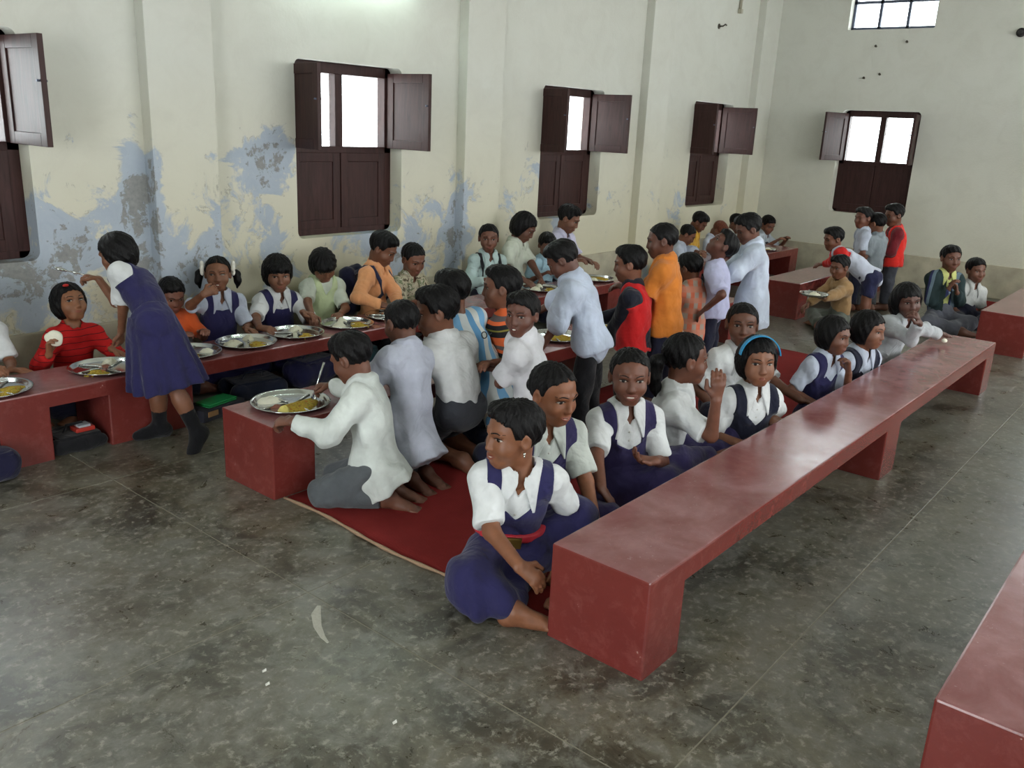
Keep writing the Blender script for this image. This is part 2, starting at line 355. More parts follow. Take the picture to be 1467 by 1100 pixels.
wall_back = wall('wall_back', 0, XB, YR, YW, ZC, [(2.97, .76, 3.85, 1.93, .05), (2.99, 2.80, 3.93, 3.42, .01), (.25, .76, 1.13, 1.93, .05), (.22, 2.80, 1.16, 3.42, .01)], .26, WALL2, -1)
wall('wall_right', 1, YR, XR, XB, ZC, [(x - .55, 1.0, x + .55, 2.5, .02) for x in (.4, 3.4, 6.4, 9.2)] + [(x - .5, 2.9, x + .5, 3.5, .02) for x in (1.9, 4.9, 7.9)], -.02, WALL2, 1)
wall('wall_front', 0, XR, YR, YW, ZC, [(.4, .06, 2.0, 2.46, .01)], -.02, WALL2, 1)
tag(MB().box((XR, YR, ZC), (XB, YW, ZC + .1)).build('ceiling', WALL2), kind='structure')
fl = tag(MB().box((XR - .3, YR - .3, -.12), (XB + .3, YW + .3, -.0012)).build('floor', plain('joint_mortar', (126, 122, 108), .9)), kind='structure')
px_ = [XR, 1.65, 6.9, XB]; py_ = [YR, -.56, .82, 2.2, 3.58, YW]
for i in range(3):
    for j in range(5): MB().box((px_[i] + .002, py_[j] + .002, -.05), (px_[i + 1] - .002, py_[j + 1] - .002, 0), .002).build('floor_panel', FLOOR, fl)
# pilasters and the rough plastered plinth
PIL = ((2.58, 2.99), (5.15, 5.58), (7.78, 8.2), (10.24, XB))
for i, (a, b) in enumerate(PIL): tag(MB().box((a, YW - .09, 0), (b, YW + .02, ZC), .006).build('trim_%d' % (i + 1), WALL), kind='structure')
PLINTH = plain('grey_cement_plinth', (168, 162, 142), .8, var=.2, scale=6, bmp=.3)
seg = [XR, 2.58, 2.99, 5.15, 5.58, 7.78, 8.2, 10.24]
bl_ = tag(empty('baseboard_left', (0, YW, 0)), kind='structure')
for i in range(0, 8, 2):
    MB().box((seg[i], YW - .022, 0), (seg[i + 1], YW + .01, .40), .008).build('plinth_length', PLINTH, bl_)
tag(MB().box((XB - .022, YR, 0), (XB + .01, YW - .09, .36), .008).build('baseboard_back', PLINTH), kind='structure')

# ------------------------------------------------------------------ windows: half shutters below, louvre glass above, folding upper shutters
def panel_door(name, parent, o, du, dn, w, h, mat=WOOD):
    """a framed, recessed panel: o = lower hinge corner, du along its width, dn its normal"""
    o = V(o); du = unit(V(du)); dn = unit(V(dn)); uz = V(0, 0, 1); A = (du, dn, uz); st, th = .062, .014
    d = MB()
    for c, hx_, hz_ in (((st / 2, h / 2), st / 2, h / 2), ((w - st / 2, h / 2), st / 2, h / 2), ((w / 2, st / 2), w / 2 - st, st / 2), ((w / 2, h - st / 2), w / 2 - st, st / 2)):
        d.frame_box(o + du * c[0] + uz * c[1], A, (hx_, th, hz_), .003)
    ob = d.build(name, mat, parent)
    MB().frame_box(o + du * w / 2 + uz * h / 2, A, (w / 2 - st, .006, h / 2 - st), .002).build('panel', mat, ob)
    return ob
def window(n, o, du, dout, w, z0, z1, zm, aL, aR, label=None):
    """o: lower left corner of the opening in plan, du along the wall, dout outwards"""
    o = V(o); du = V(du); dout = V(dout); uz = V(0, 0, 1); A = (du, dout, uz); dp = .13
    root = tag(empty('window_%d' % n, tuple(o + du * w / 2 + uz * z0)), kind='structure')
    P = lambda a, d, z: V(o[0], o[1], 0) + du * a + dout * d + uz * z
    fr = MB(); t = .03
    for c, hs in ((P(t, dp + .03, (z0 + z1) / 2), (t, .04, (z1 - z0) / 2)), (P(w - t, dp + .03, (z0 + z1) / 2), (t, .04, (z1 - z0) / 2)), (P(w / 2, dp + .03, z1 - .035), (w / 2, .04, .035)), (P(w / 2, dp + .03, z0 + .02), (w / 2, .04, .02)), (P(w / 2, dp + .03, zm), (w / 2, .04, .022))):
        fr.frame_box(c, A, hs, .003)
    fr.build('frame', WOOD, root)
    MB().frame_box(P(w / 2, dp + .04, (z0 + z1) / 2), A, (.032, .035, (z1 - z0) / 2), .003).build('mullion', WOOD, root)
    for k in (0, 1): panel_door('lower_shutter', root, P(.05 + k * (w / 2 - .05), dp - .0, z0 + .04), du, -dout, w / 2 - .06, zm - z0 - .06)
    nl = 7; hl = (z1 - .07 - zm - .02) / nl
    for k in (0, 1):
        cx = w * (.27 if k == 0 else .73)
        for j in range(nl):
            uz2 = unit(uz + dout * -.55); MB().frame_box(P(cx, dp + .085, zm + .03 + hl * (j + .5)), (du, np.cross(uz2, du), uz2), (w / 4 - .055, .0025, hl * .5)).build('louvre_pane', GLASS, root)
    wS = w / 2 - .05; hS = z1 - zm - .05
    for k, an in ((0, aL), (1, aR)):
        if an is None: continue
        sgn = 1 if k == 0 else -1; a = math.radians(an); d2 = du * sgn * math.cos(a) - dout * math.sin(a); nn = np.cross(d2, uz)
        ob = panel_door('upper_shutter', root, P(.03 if k == 0 else w - .03, dp - .02, zm + .015), d2, nn, wS, hS)
        MB().tube([P(.03 if k == 0 else w - .03, dp - .02, zm + .05), P(.03 if k == 0 else w - .03, dp - .02, zm + .11)], .008, 8).build('hinge', STEELF, ob)
        c = P(.03 if k == 0 else w - .03, dp - .02, zm + hS * .62) + d2 * (wS - .012); MB().tube([c - nn * .02, c + nn * .03], .006, 6).build('knob', STEELF, ob)
    return root
for i, a in enumerate(WIN_A): window(i + 1, (a, YW, 0), (1, 0, 0), (0, 1, 0), WW, .78, 1.93, 1.36, 100, 91)
window(5, (XB, 3.85, 0), (0, -1, 0), (1, 0, 0), .88, .76, 1.93, 1.34, 108, 97)
window(7, (XB, 1.13, 0), (0, -1, 0), (1, 0, 0), .88, .76, 1.93, 1.34, 108, 97)  # window out of view, added for its reflection on the floor
# high steel transom in the back wall
t_ = tag(empty('window_6', (XB, 3.46, 2.8)), kind='structure'); m_ = MB()
for y in (3.005, 3.31, 3.62, 3.915): m_.box((XB + .1, y - .015, 2.81), (XB + .13, y + .015, 3.41))
for z in (2.82, 3.1, 3.4): m_.box((XB + .1, 2.99, z - .015), (XB + .13, 3.93, z + .015))
m_.build('frame', STEELF, t_)
for y in (3.16, 3.465, 3.77):
    for z in (2.96, 3.25): MB().box((XB + .112, y - .14, z - .13), (XB + .116, y + .14, z + .13)).build('pane', GLASS, t_)

# ------------------------------------------------------------------ low red benches used as tables
BH = .33
def bench(x0, x1, y0, y1, legs, label):
    r = empty('low_bench', ((x0 + x1) / 2, (y0 + y1) / 2, 0), label, 'bench', 'low red cement benches')
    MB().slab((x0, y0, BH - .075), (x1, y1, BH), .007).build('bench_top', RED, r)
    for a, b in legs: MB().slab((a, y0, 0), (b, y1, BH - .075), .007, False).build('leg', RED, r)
    return r
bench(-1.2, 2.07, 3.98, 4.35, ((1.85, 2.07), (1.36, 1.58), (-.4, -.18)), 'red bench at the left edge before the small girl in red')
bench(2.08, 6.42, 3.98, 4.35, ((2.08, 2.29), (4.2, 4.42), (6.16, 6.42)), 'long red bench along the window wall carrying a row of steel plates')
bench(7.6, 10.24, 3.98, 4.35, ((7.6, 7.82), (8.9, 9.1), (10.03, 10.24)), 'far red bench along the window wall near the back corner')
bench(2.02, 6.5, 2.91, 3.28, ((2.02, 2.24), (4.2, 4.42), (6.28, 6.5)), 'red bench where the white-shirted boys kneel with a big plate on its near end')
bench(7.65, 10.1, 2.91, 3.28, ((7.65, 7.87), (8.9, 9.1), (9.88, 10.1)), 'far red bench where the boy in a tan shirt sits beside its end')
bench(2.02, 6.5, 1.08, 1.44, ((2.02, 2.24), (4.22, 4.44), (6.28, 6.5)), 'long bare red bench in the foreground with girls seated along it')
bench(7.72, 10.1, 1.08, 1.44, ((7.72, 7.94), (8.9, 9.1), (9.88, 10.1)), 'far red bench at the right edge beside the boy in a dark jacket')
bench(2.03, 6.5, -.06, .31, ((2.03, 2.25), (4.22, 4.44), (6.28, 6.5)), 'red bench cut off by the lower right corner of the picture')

# ------------------------------------------------------------------ red floor mats
def mat_strip(x0, x1, y0, y1, label, seed):
    m, nt, b = MATS.get('mat_cloth', (None, None, None))
    if m is None:
        m, nt, b = _new('red_coir_cloth'); P = worldco(nt); n = noise(nt, P, 5, 6, .65); w_ = N(nt, 'ShaderNodeTexWave', wave_type='BANDS', i_Scale=38.0, i_Distortion=1.5); nt.links.new(P, w_.inputs['Vector'])
        c = mixc(nt, n, srgb(104, 30, 30), srgb(138, 48, 46)); c = mixc(nt, mth(nt, 'MULTIPLY', w_.outputs['Fac'], .25), c, srgb(84, 18, 22)); nt.links.new(c, b.inputs['Base Color'])
        b.inputs['Roughness'].default_value = .95; b.inputs['Specular IOR Level'].default_value = .1; bump(nt, b, w_.outputs['Fac'], .3, .004); MATS['mat_cloth'] = (m, nt, b)
    r = empty('floor_mat', ((x0 + x1) / 2, (y0 + y1) / 2, 0), label, 'mat')
    nx, ny = 60, 14; vs = []; rs = np.random.RandomState(seed); ph = rs.rand(4) * 6
    wob = lambda x, y: .0022 + .0012 * math.sin(x * 9 + ph[0]) * math.sin(y * 13 + ph[1]) + .0012
    for i in range(nx + 1):
        for j in range(ny + 1):
            x = x0 + (x1 - x0) * i / nx; y = y0 + (y1 - y0) * j / ny
            if i == 0: x += .012 * math.sin(y * 7 + ph[2])
            vs.append((x, y, wob(x, y) + .003))
    n = len(vs); vs += [(a, b2, .001) for a, b2, _ in vs]
    fs = [(i * (ny + 1) + j, (i + 1) * (ny + 1) + j, (i + 1) * (ny + 1) + j + 1, i * (ny + 1) + j + 1) for i in range(nx) for j in range(ny)]
    fs += [tuple(n + q for q in reversed(f)) for f in fs]
    rim = [i * (ny + 1) for i in range(nx + 1)] + [nx * (ny + 1) + j for j in range(1, ny + 1)] + [i * (ny + 1) + ny for i in range(nx - 1, -1, -1)] + [j for j in range(ny - 1, 0, -1)]
    fs += [(rim[(k + 1) % len(rim)], rim[k], n + rim[k], n + rim[(k + 1) % len(rim)]) for k in range(len(rim))]
    mesh_obj('mat_cloth', vs, fs, m, r, smooth=True)
    hem = MB(); pts = [(x0 - .004 + .012 * math.sin(y * 7 + ph[2]), y, .0075) for y in np.linspace(y0, y1, 30)]
    hem.tube(pts, [.007 + .0016 * math.sin(k * 1.7) for k in range(30)], 6); hem.build('hem', plain('frayed_tan_hem', (150, 124, 100), .95, scale=90), r, smooth=True)
    return r
mat_strip(2.06, 6.45, 1.47, 2.89, 'wide red floor mat with a tan hem under the seated girls and kneeling boys', 3)
mat_strip(9.55, 10.4, 1.5, 2.1, 'small patch of red mat on the floor by the back wall', 4)
# ------------------------------------------------------------------ bodies and clothes as blended volumes, meshed by surface nets
class Vol:
    def __init__(self): self.p = []; self.post = []
    def _add(self, fn, lo, hi, k, op): self.p.append((fn, np.asarray(lo, float), np.asarray(hi, float), k, op)); return self
    def cap(self, a, b, ra, rb=None, k=.02, flat=None, q=1.0, cut=None, op='u'):
        a = np.asarray(a, float); b = np.asarray(b, float); rb = ra if rb is None else rb
        ba = b - a; L2 = float(ba @ ba) + 1e-12; fl = None if flat is None else unit(flat)
        cuts = [(np.asarray(p, float), unit(n)) for p, n in (cut or [])]
        def fn(X, Y, Z):
            px = X - a[0]; py = Y - a[1]; pz = Z - a[2]
            t = np.clip((px * ba[0] + py * ba[1] + pz * ba[2]) / L2, 0, 1)
            px = px - ba[0] * t; py = py - ba[1] * t; pz = pz - ba[2] * t
            d2 = px * px + py * py + pz * pz
            if fl is not None:
                w = px * fl[0] + py * fl[1] + pz * fl[2]; d2 = d2 + w * w * (q * q - 1)
            d = np.sqrt(d2) - (ra + (rb - ra) * t)
            for c, n in cuts: d = np.maximum(d, (X - c[0]) * n[0] + (Y - c[1]) * n[1] + (Z - c[2]) * n[2])
            return d
        r = max(ra, rb); return self._add(fn, np.minimum(a, b) - r, np.maximum(a, b) + r, k, op)
    def ell(self, c, ax, r, k=.02, op='u'):
        c = np.asarray(c, float); A = np.array(ax, float); r = np.asarray(r, float)
        def fn(X, Y, Z):
            px = X - c[0]; py = Y - c[1]; pz = Z - c[2]; s0 = 0; s1 = 0
            for i in range(3):
                u = (px * A[i][0] + py * A[i][1] + pz * A[i][2]) / r[i]; s0 = s0 + u * u; s1 = s1 + (u / r[i]) ** 2
            k0 = np.sqrt(s0); return k0 * (k0 - 1) / (np.sqrt(s1) + 1e-9)
        e = np.sqrt(((A * r[:, None]) ** 2).sum(0)); return self._add(fn, c - e, c + e, k, op)
    def join(self, other): self.p += other.p; return self
    @staticmethod
    def _mix(D, d, k, op):
        if op == 'u':
            if k <= 0: return np.minimum(D, d)
            h = np.maximum(k - np.abs(D - d), 0) / k; return np.minimum(D, d) - h * h * k * .25
        d = -d if op == 's' else d
        if k <= 0: return np.maximum(D, d)
        h = np.maximum(k - np.abs(D - d), 0) / k; return np.maximum(D, d) + h * h * k * .25
    def at(self, P):
        P = np.asarray(P, float); D = np.full(len(P), 1.0)
        for fn, lo, hi, k, op in self.p: D = self._mix(D, fn(P[:, 0], P[:, 1], P[:, 2]), k, op)
        return D
    def bounds(self, pad):
        u = [q for q in self.p if q[4] == 'u']
        return np.min([q[1] for q in u], 0) - pad, np.max([q[2] for q in u], 0) + pad
    def mesh(self, h, box=None):
        lo, hi = self.bounds(2.5 * h) if box is None else box
        lo = np.asarray(lo, float); n = np.maximum(np.ceil((np.asarray(hi) - lo) / h).astype(int) + 1, 4)
        ax = [(lo[i] + h * np.arange(n[i])).astype(np.float32) for i in range(3)]
        D = np.full(n, 1.0, dtype=np.float32)
        for fn, plo, phi, k, op in self.p:
            m = k + 2.2 * h
            i0 = np.clip(np.floor((plo - m - lo) / h).astype(int), 0, n); i1 = np.clip(np.ceil((phi + m - lo) / h).astype(int) + 1, 0, n)
            if (i1 <= i0).any(): continue
            sl = tuple(slice(i0[i], i1[i]) for i in range(3))
            X = ax[0][sl[0]][:, None, None]; Y = ax[1][sl[1]][None, :, None]; Z = ax[2][sl[2]][None, None, :]
            D[sl] = self._mix(D[sl], fn(X, Y, Z), k, op)
        for g in self.post:
            M = np.nonzero(D < 4 * h)
            if len(M[0]) == 0: continue
            D[M] = g(np.stack([ax[i][M[i]] for i in range(3)], 1).astype(np.float64), D[M])
        return nets(D, lo, h)
_E = [((0,0,0),(1,0,0)),((0,1,0),(1,1,0)),((0,0,1),(1,0,1)),((0,1,1),(1,1,1)),((0,0,0),(0,1,0)),((1,0,0),(1,1,0)),((0,0,1),(0,1,1)),((1,0,1),(1,1,1)),((0,0,0),(0,0,1)),((1,0,0),(1,0,1)),((0,1,0),(0,1,1)),((1,1,0),(1,1,1))]
def nets(D, lo, h):
    S = D < 0; c = np.zeros(np.array(D.shape) - 1, np.uint8)
    for a in (0, 1):
        for b in (0, 1):
            for e in (0, 1): c += S[a:S.shape[0]-1+a, b:S.shape[1]-1+b, e:S.shape[2]-1+e]
    act = (c > 0) & (c < 8); I = np.nonzero(act); n = len(I[0])
    if n == 0: return np.zeros((0, 3)), np.zeros((0, 4), np.int32)
    ids = np.full(c.shape, -1, np.int32); ids[I] = np.arange(n)
    acc = np.zeros((n, 3)); cnt = np.zeros(n)
    for o1, o2 in _E:
        d1 = D[I[0]+o1[0], I[1]+o1[1], I[2]+o1[2]]; d2 = D[I[0]+o2[0], I[1]+o2[1], I[2]+o2[2]]
        m = (d1 < 0) != (d2 < 0); t = np.where(m, d1 / np.where(m, d1 - d2, 1), 0)
        for i in range(3): acc[:, i] += np.where(m, o1[i] + (o2[i] - o1[i]) * t, 0)
        cnt += m
    v = (np.stack(I, 1) + acc / cnt[:, None]) * h + lo
    F = []
    for axis in range(3):
        u, w = [(1, 2), (2, 0), (0, 1)][axis]
        sl1 = [slice(1, -1)] * 3; sl2 = [slice(1, -1)] * 3; sl1[axis] = slice(0, -1); sl2[axis] = slice(1, None)
        s1 = S[tuple(sl1)]; s2 = S[tuple(sl2)]; q = np.nonzero(s1 != s2)
        if len(q[0]) == 0: continue
        inside = s1[q]; base = [q[i] + (0 if i == axis else 1) for i in range(3)]
        def cell(du, dw):
            z = list(base); z[u] = base[u] + du; z[w] = base[w] + dw; return ids[z[0], z[1], z[2]]
        a, b, cc, d = cell(-1, -1), cell(0, -1), cell(0, 0), cell(-1, 0)
        f = np.stack([a, b, cc, d], 1); f[~inside] = f[~inside][:, ::-1]; F.append(f)
    f = np.concatenate(F) if F else np.zeros((0, 4), np.int32)
    return v, f[(f >= 0).all(1)]
def relax(v, q, it=2, fac=.5):
    """a little smoothing, so that cut edges (hems, necklines, hair ends) run clean"""
    if len(v) == 0: return v, q
    a = np.concatenate([q[:, 0], q[:, 1], q[:, 2], q[:, 3], q[:, 1], q[:, 2], q[:, 3], q[:, 0]]); b = np.concatenate([q[:, 1], q[:, 2], q[:, 3], q[:, 0], q[:, 0], q[:, 1], q[:, 2], q[:, 3]])
    n = len(v); w = np.maximum(np.bincount(a, minlength=n), 1)[:, None]; v = v.copy()
    for _ in range(it):
        m = np.stack([np.bincount(a, weights=v[b, i], minlength=n) for i in range(3)], 1) / w; v += (m - v) * fac
    return v, q
def wrinkle(amp, seed, freq=38.0):
    ph = np.random.RandomState(seed).rand(8) * 6.28
    def g(P, D):
        x, y, z = P[:, 0], P[:, 1], P[:, 2]
        a = x * freq + 1.6 * np.sin(z * freq * .55 + ph[0]) + ph[1]; b = (y * .8 + z * .75) * freq + 1.7 * np.sin(x * freq * .5 + ph[2]) + ph[3]
        w = np.sin(a) * np.sin(b) + .6 * np.sin((x - y + z * .4) * freq * 1.7 + 1.3 * np.sin(y * freq * .8 + ph[4]) + ph[5]) + .5 * np.sin((z * 1.1 + y * .7) * freq * .6 + ph[6])
        return D - amp * w
    return g
def ik(a, t, l1, l2, pole):
    a = np.asarray(a, float); t = np.asarray(t, float); d = t - a; L = np.linalg.norm(d); L2 = min(L, (l1 + l2) * .995); u = d / max(L, 1e-6); t = a + u * L2
    x = (l1 * l1 - l2 * l2 + L2 * L2) / (2 * L2); hh = math.sqrt(max(l1 * l1 - x * x, 0)); p = np.asarray(pole, float); p = unit(p - u * (p @ u))
    return a + u * x + p * hh, t

def hand_vol(B, w, d, n, side, s, curl=.5, k=.006):
    """palm, four unequal fingers with knuckle bends and a thumb leaving the side of the palm"""
    d = unit(d); n = unit(n - d * (n @ d)); lat = np.cross(d, n) * side
    B.cap(w, w + d * .052 * s, .021 * s, .026 * s, k=.012, flat=n, q=1.9)
    for i, (o, L) in enumerate(((.022, .054), (.0075, .061), (-.0075, .056), (-.021, .044))):
        p = w + d * (.064 - abs(o + .004) * .25) * s + lat * o * s; a = .12 + (.02 * i)
        r = .0082 * s
        for j, (f, tw) in enumerate(((.42, .75), (.32, 1.0), (.26, .7))):
            a += curl * tw; q = p + (d * math.cos(a) + n * math.sin(a) + lat * (o * 2.2 * (1 - curl))) * L * f * s
            B.cap(p, q, r, r * .9, k=k); p = q; r *= .9
    p = w + d * .018 * s + lat * .018 * s; q = p + (d * .62 + lat * .62 + n * .35 * (.4 + curl)) * .036 * s
    B.cap(p, q, .0115 * s, .0095 * s, k=.01); B.cap(q, q + (d * (.95) + lat * (.25 - .5 * curl) + n * .35 * curl) * .03 * s, .0092 * s, .0072 * s, k=k)
def foot_vol(B, ank, toe, s, up=(0, 0, 1)):
    toe = unit(toe); up = V(up); up = unit(up - toe * (up @ toe)); lat = np.cross(toe, up)
    heel = ank - toe * .025 * s - up * .025 * s; ball = ank + toe * .105 * s - up * .03 * s
    B.cap(heel, ball, .027 * s, .026 * s, k=.02, flat=up, q=1.25); B.cap(ank, ank + toe * .07 * s - up * .018 * s, .028 * s, .02 * s, k=.025)
    B.cap(heel, ank, .026 * s, .026 * s, k=.02)
    for i in range(5):
        o = (i - 2) * .0125 * s; B.cap(ball + lat * o * 1.0, ball + lat * o + toe * (.036 - .003 * abs(i - 1)) * s - up * .004 * s, .0095 * s, .0085 * s, k=.004)

HAIRM = hair_mat()
WHITE_EYE = plain('eye_white', (158, 148, 140), .25, var=.02); IRIS = plain('iris_dark', (24, 14, 10), .12, var=.1)
STEELISH = plain('silver_jewel', (190, 190, 185), .25, metal=1.0)
def tonemul(rgb, f): return tuple(int(max(0, min(255, c * f))) for c in rgb)
LOD = {0: (.0030, .0030, .011, .0062, .0042), 1: (.0042, .0040, .013, .0082, .0056), 2: (.0056, .0052, .015, .0105, .0075)}
PSEED = [10]

def person(label, hc, pv, face, look=None, s=1.0, legs='cross', aL=None, aR=None, hair='short', skin=(112, 72, 52), top=None, bot=None, pin=None, lod=1,
           bare=True, mouth='neutral', socks=None, belt=None, headband=None, clip=None, earring=False, ribbons=None, gaze=0.0, hunch=.02, group=None,
           twist=0.0, shrug=0.0, hairmat=None, skirtx=(), facevis=True, lean_side=0.0, topx=(), neckd=None, cat='person', vest=None):
    hh, hf, hb, hcl, hhr = LOD[lod]; PSEED[0] += 1; seed = PSEED[0]; rs = np.random.RandomState(seed)
    hc = V(hc); pv = V(pv); look = (face, 0, 0) if look is None else look
    skm = skin_mat(skin); hm = hairmat or HAIRM
    root = empty('person', (float(pv[0]), float(pv[1]), 0.0), label, cat, group)
    fh = yawv(face); rh = np.cross(fh, (0, 0, 1.0)); zz = V(0, 0, 1.0)
    # head frame
    ya, pi_, ro = [math.radians(a) for a in look]
    hy = V(math.cos(ya) * math.cos(pi_), math.sin(ya) * math.cos(pi_), -math.sin(pi_)); hx0 = unit(np.cross(hy, zz)); hz0 = np.cross(hx0, hy)
    hx = hx0 * math.cos(ro) - hz0 * math.sin(ro); hz = np.cross(hx, hy); HA = np.array([hx, hy, hz])
    HL = lambda x, y, z: hc + (hx * x + hy * y + hz * z) * s
    # neck and torso frame
    nb0 = hc + (neckd if neckd is not None else (-hz * .080 - zz * .060 - hy * .02)) * (s if neckd is None else 1)
    T = nb0 - pv; Lt = np.linalg.norm(T); up = T / Lt
    f = unit(fh - up * (fh @ up)); r = np.cross(f, up)
    tw = math.radians(twist); f2 = f * math.cos(tw) + r * math.sin(tw); r2 = np.cross(f2, up)
    nb = nb0
    mid = pv + T * .42 - f * hunch; ch = pv + T * .72 - f2 * hunch * .8
    shL = nb - up * (.048 - shrug) * s - r2 * .103 * s; shR = nb - up * (.048 - shrug) * s + r2 * .103 * s
    sh = {'L': shL, 'R': shR}; sg = {'L': -1, 'R': 1}
    def torso(B, e, low=0.0, kk=.04):
        B.cap(pv, mid, (.087 + low) * s + e, .080 * s + e, k=kk, flat=f, q=1.28)
        B.cap(mid, ch, .080 * s + e, .087 * s + e, k=kk, flat=f, q=1.3)
        B.cap(ch, nb - up * .055 * s, .086 * s + e, .062 * s + e, k=kk, flat=f2, q=1.3)
        B.cap(shL, shR, .040 * s + e, k=.035)
        for q in (shL, shR): B.cap(nb + up * .004 * s, q, .034 * s + e, .038 * s + e, k=.03)
    # arms
    l1, l2 = .178 * s, .160 * s; elb = {}; wri = {}; hd = {}
    for S_, A_ in (('L', aL), ('R', aR)):
        a = A_ or {}
        t = a.get('to'); g = sg[S_]
        if t is None: t = sh[S_] - zz * .27 * s + f * .13 * s + r2 * g * .02
        pole = V(a.get('pole', -zz * .8 - f * .5 + r * g * .6))
        elb[S_], wri[S_] = ik(sh[S_], V(t), l1, l2, pole)
        d = unit(V(a['dir'])) if 'dir' in a else unit(wri[S_] - elb[S_])
        hd[S_] = (d, V(a.get('palm', -zz + r * -g * .3)), a.get('curl', .45), a.get('show', True))
    # legs
    hip = {'L': pv - r * .05 * s, 'R': pv + r * .05 * s}; knee = {}; ank = {}; toe = {}
    if isinstance(legs, dict):
        for S_ in 'LR': knee[S_], ank[S_], toe[S_] = [V(q) for q in legs[S_]]
    else:
        for S_ in 'LR':
            g = sg[S_]; P0 = V(pv[0], pv[1], 0)
            if legs == 'cross':
                knee[S_] = P0 + fh * .15 * s + rh * g * .185 * s + zz * .105 * s; fwd_ = .185 if S_ == 'L' else .235
                ank[S_] = P0 + fh * fwd_ * s - rh * g * .07 * s + zz * .055 * s; toe[S_] = unit(-rh * g + fh * .25)
            elif legs == 'kneel':
                knee[S_] = P0 + fh * .20 * s + rh * g * .085 * s + zz * .06 * s; ank[S_] = P0 - fh * .075 * s + rh * g * .05 * s + zz * .05 * s; toe[S_] = -fh - zz * .12
            elif legs == 'squat':
                knee[S_] = P0 + fh * .06 * s + rh * g * .10 * s + zz * max(.20 * s, pv[2] * .75); ank[S_] = P0 + fh * .02 * s + rh * g * .07 * s + zz * .05 * s; toe[S_] = fh
            elif legs == 'kneelup':
                knee[S_] = P0 + fh * .03 * s + rh * g * .07 * s + zz * .06 * s; ank[S_] = P0 - fh * .225 * s + rh * g * .06 * s + zz * .05 * s; toe[S_] = -fh - zz * .15
            else:
                ank[S_] = P0 + rh * g * .065 * s + zz * .055 * s + fh * (.02 if S_ == 'L' else -.02); toe[S_] = fh + rh * g * .15
                knee[S_] = (hip[S_] + ank[S_]) / 2 + fh * .012
    # ---- the body: one continuous surface
    B = Vol()
    torso(B, -.007 * s)
    for S_ in 'LR':
        B.cap(sh[S_], elb[S_], .036 * s, .028 * s, k=.025); B.cap(elb[S_], wri[S_] - unit(wri[S_] - elb[S_]) * .006, .0285 * s, .0195 * s, k=.012)
        B.cap(hip[S_], knee[S_], .060 * s, .043 * s, k=.03); B.cap(knee[S_], ank[S_], .044 * s, .027 * s, k=.02)
        cal = knee[S_] * .66 + ank[S_] * .34; B.cap(cal, cal * .8 + ank[S_] * .2, .043 * s, .038 * s, k=.03)
    B.cap(HL(0, -.022, -.06), nb - up * .02 * s, .040 * s, .045 * s, k=.03)
    Bh = Vol()      # head volumes
    Bh.ell(HL(0, -.012, .027), HA, V(.073, .088, .076) * s, k=.03)
    Bh.ell(HL(0, .018, -.028), HA, V(.057, .062, .068) * s, k=.03)
    Bh.cap(HL(-.012, .057, -.081), HL(.012, .057, -.081), .017 * s, k=.03)
    for x in (-1, 1):
        Bh.ell(HL(x * .034, .047, -.03), HA, V(.027, .027, .026) * s, k=.022)
        Bh.ell(HL(x * .029, .090, .006), HA, V(.017, .015, .011) * s, k=.018, op='s')
        Bh.cap(HL(x * .014, .077, .023), HL(x * .042, .066, .022), .0055 * s, .005 * s, k=.015)
        Bh.ell(HL(x * .073, -.006, -.004), HA, V(.010, .019, .029) * s, k=.008)
        Bh.ell(HL(x * .083, .000, -.002), HA, V(.007, .009, .015) * s, k=.006, op='s')
        Bh.ell(HL(x * .0095, .081, -.030), HA, V(.0075, .008, .0065) * s, k=.007)
    Bh.cap(HL(0, .074, .012), HL(0, .0875, -.026), .0065 * s, .0095 * s, k=.012)
    if mouth == 'puff':
        for x in (-1, 1): Bh.ell(HL(x * .033, .05, -.048), HA, V(.026, .026, .024) * s, k=.015)
    Bh.ell(HL(0, .070, -.056), HA, V(.024, .014, .015) * s, k=.018)
    Bh.ell(HL(0, .092, -.0565), HA, V(.022, .012, .0022) * s, k=.004, op='s')
    B.join(Bh)
    for S_ in 'LR':
        hand_vol(B, wri[S_], hd[S_][0], hd[S_][1], sg[S_], s, hd[S_][2])
        if bare: foot_vol(B, ank[S_], toe[S_], s)
        else: t0 = unit(toe[S_]); B.cap(ank[S_], ank[S_] + t0 * .09 * s - unit(zz - t0 * (zz @ t0)) * .022 * s, .024 * s, .018 * s, k=.02)
    vs, fs, n0 = [], [], 0
    boxes = [(hc - .125 * s, hc + .125 * s, hh)]
    for S_ in 'LR':
        c = wri[S_] + hd[S_][0] * .055 * s
        if hd[S_][3]: boxes.append((c - .085 * s, c + .085 * s, hf))
    if bare and lod == 0:
        for S_ in 'LR':
            c = ank[S_] + unit(toe[S_]) * .06 * s; boxes.append((c - .1 * s, c + .1 * s, .0045))
    v, q = B.mesh(hb)
    cen = v[q].mean(1); keep = np.ones(len(q), bool)
    for lo, hi, h in boxes: keep &= ~(((cen > lo + 1.2 * hb) & (cen < hi - 1.2 * hb)).all(1))
    vs.append(v); fs.append(q[keep]); n0 = len(v); done = []
    for lo, hi, h in boxes:
        v, q = B.mesh(h, (lo, hi))
        if len(v) == 0: continue
        cen = v[q].mean(1); keep = np.ones(len(q), bool)
        for l2_, h2_ in done: keep &= ~(((cen > l2_ + h) & (cen < h2_ - h)).all(1))
        vs.append(v); fs.append(q[keep] + n0); n0 += len(v); done.append((lo, hi))
    body = mesh_obj('body', np.concatenate(vs), np.concatenate(fs), skm, root, smooth=True)
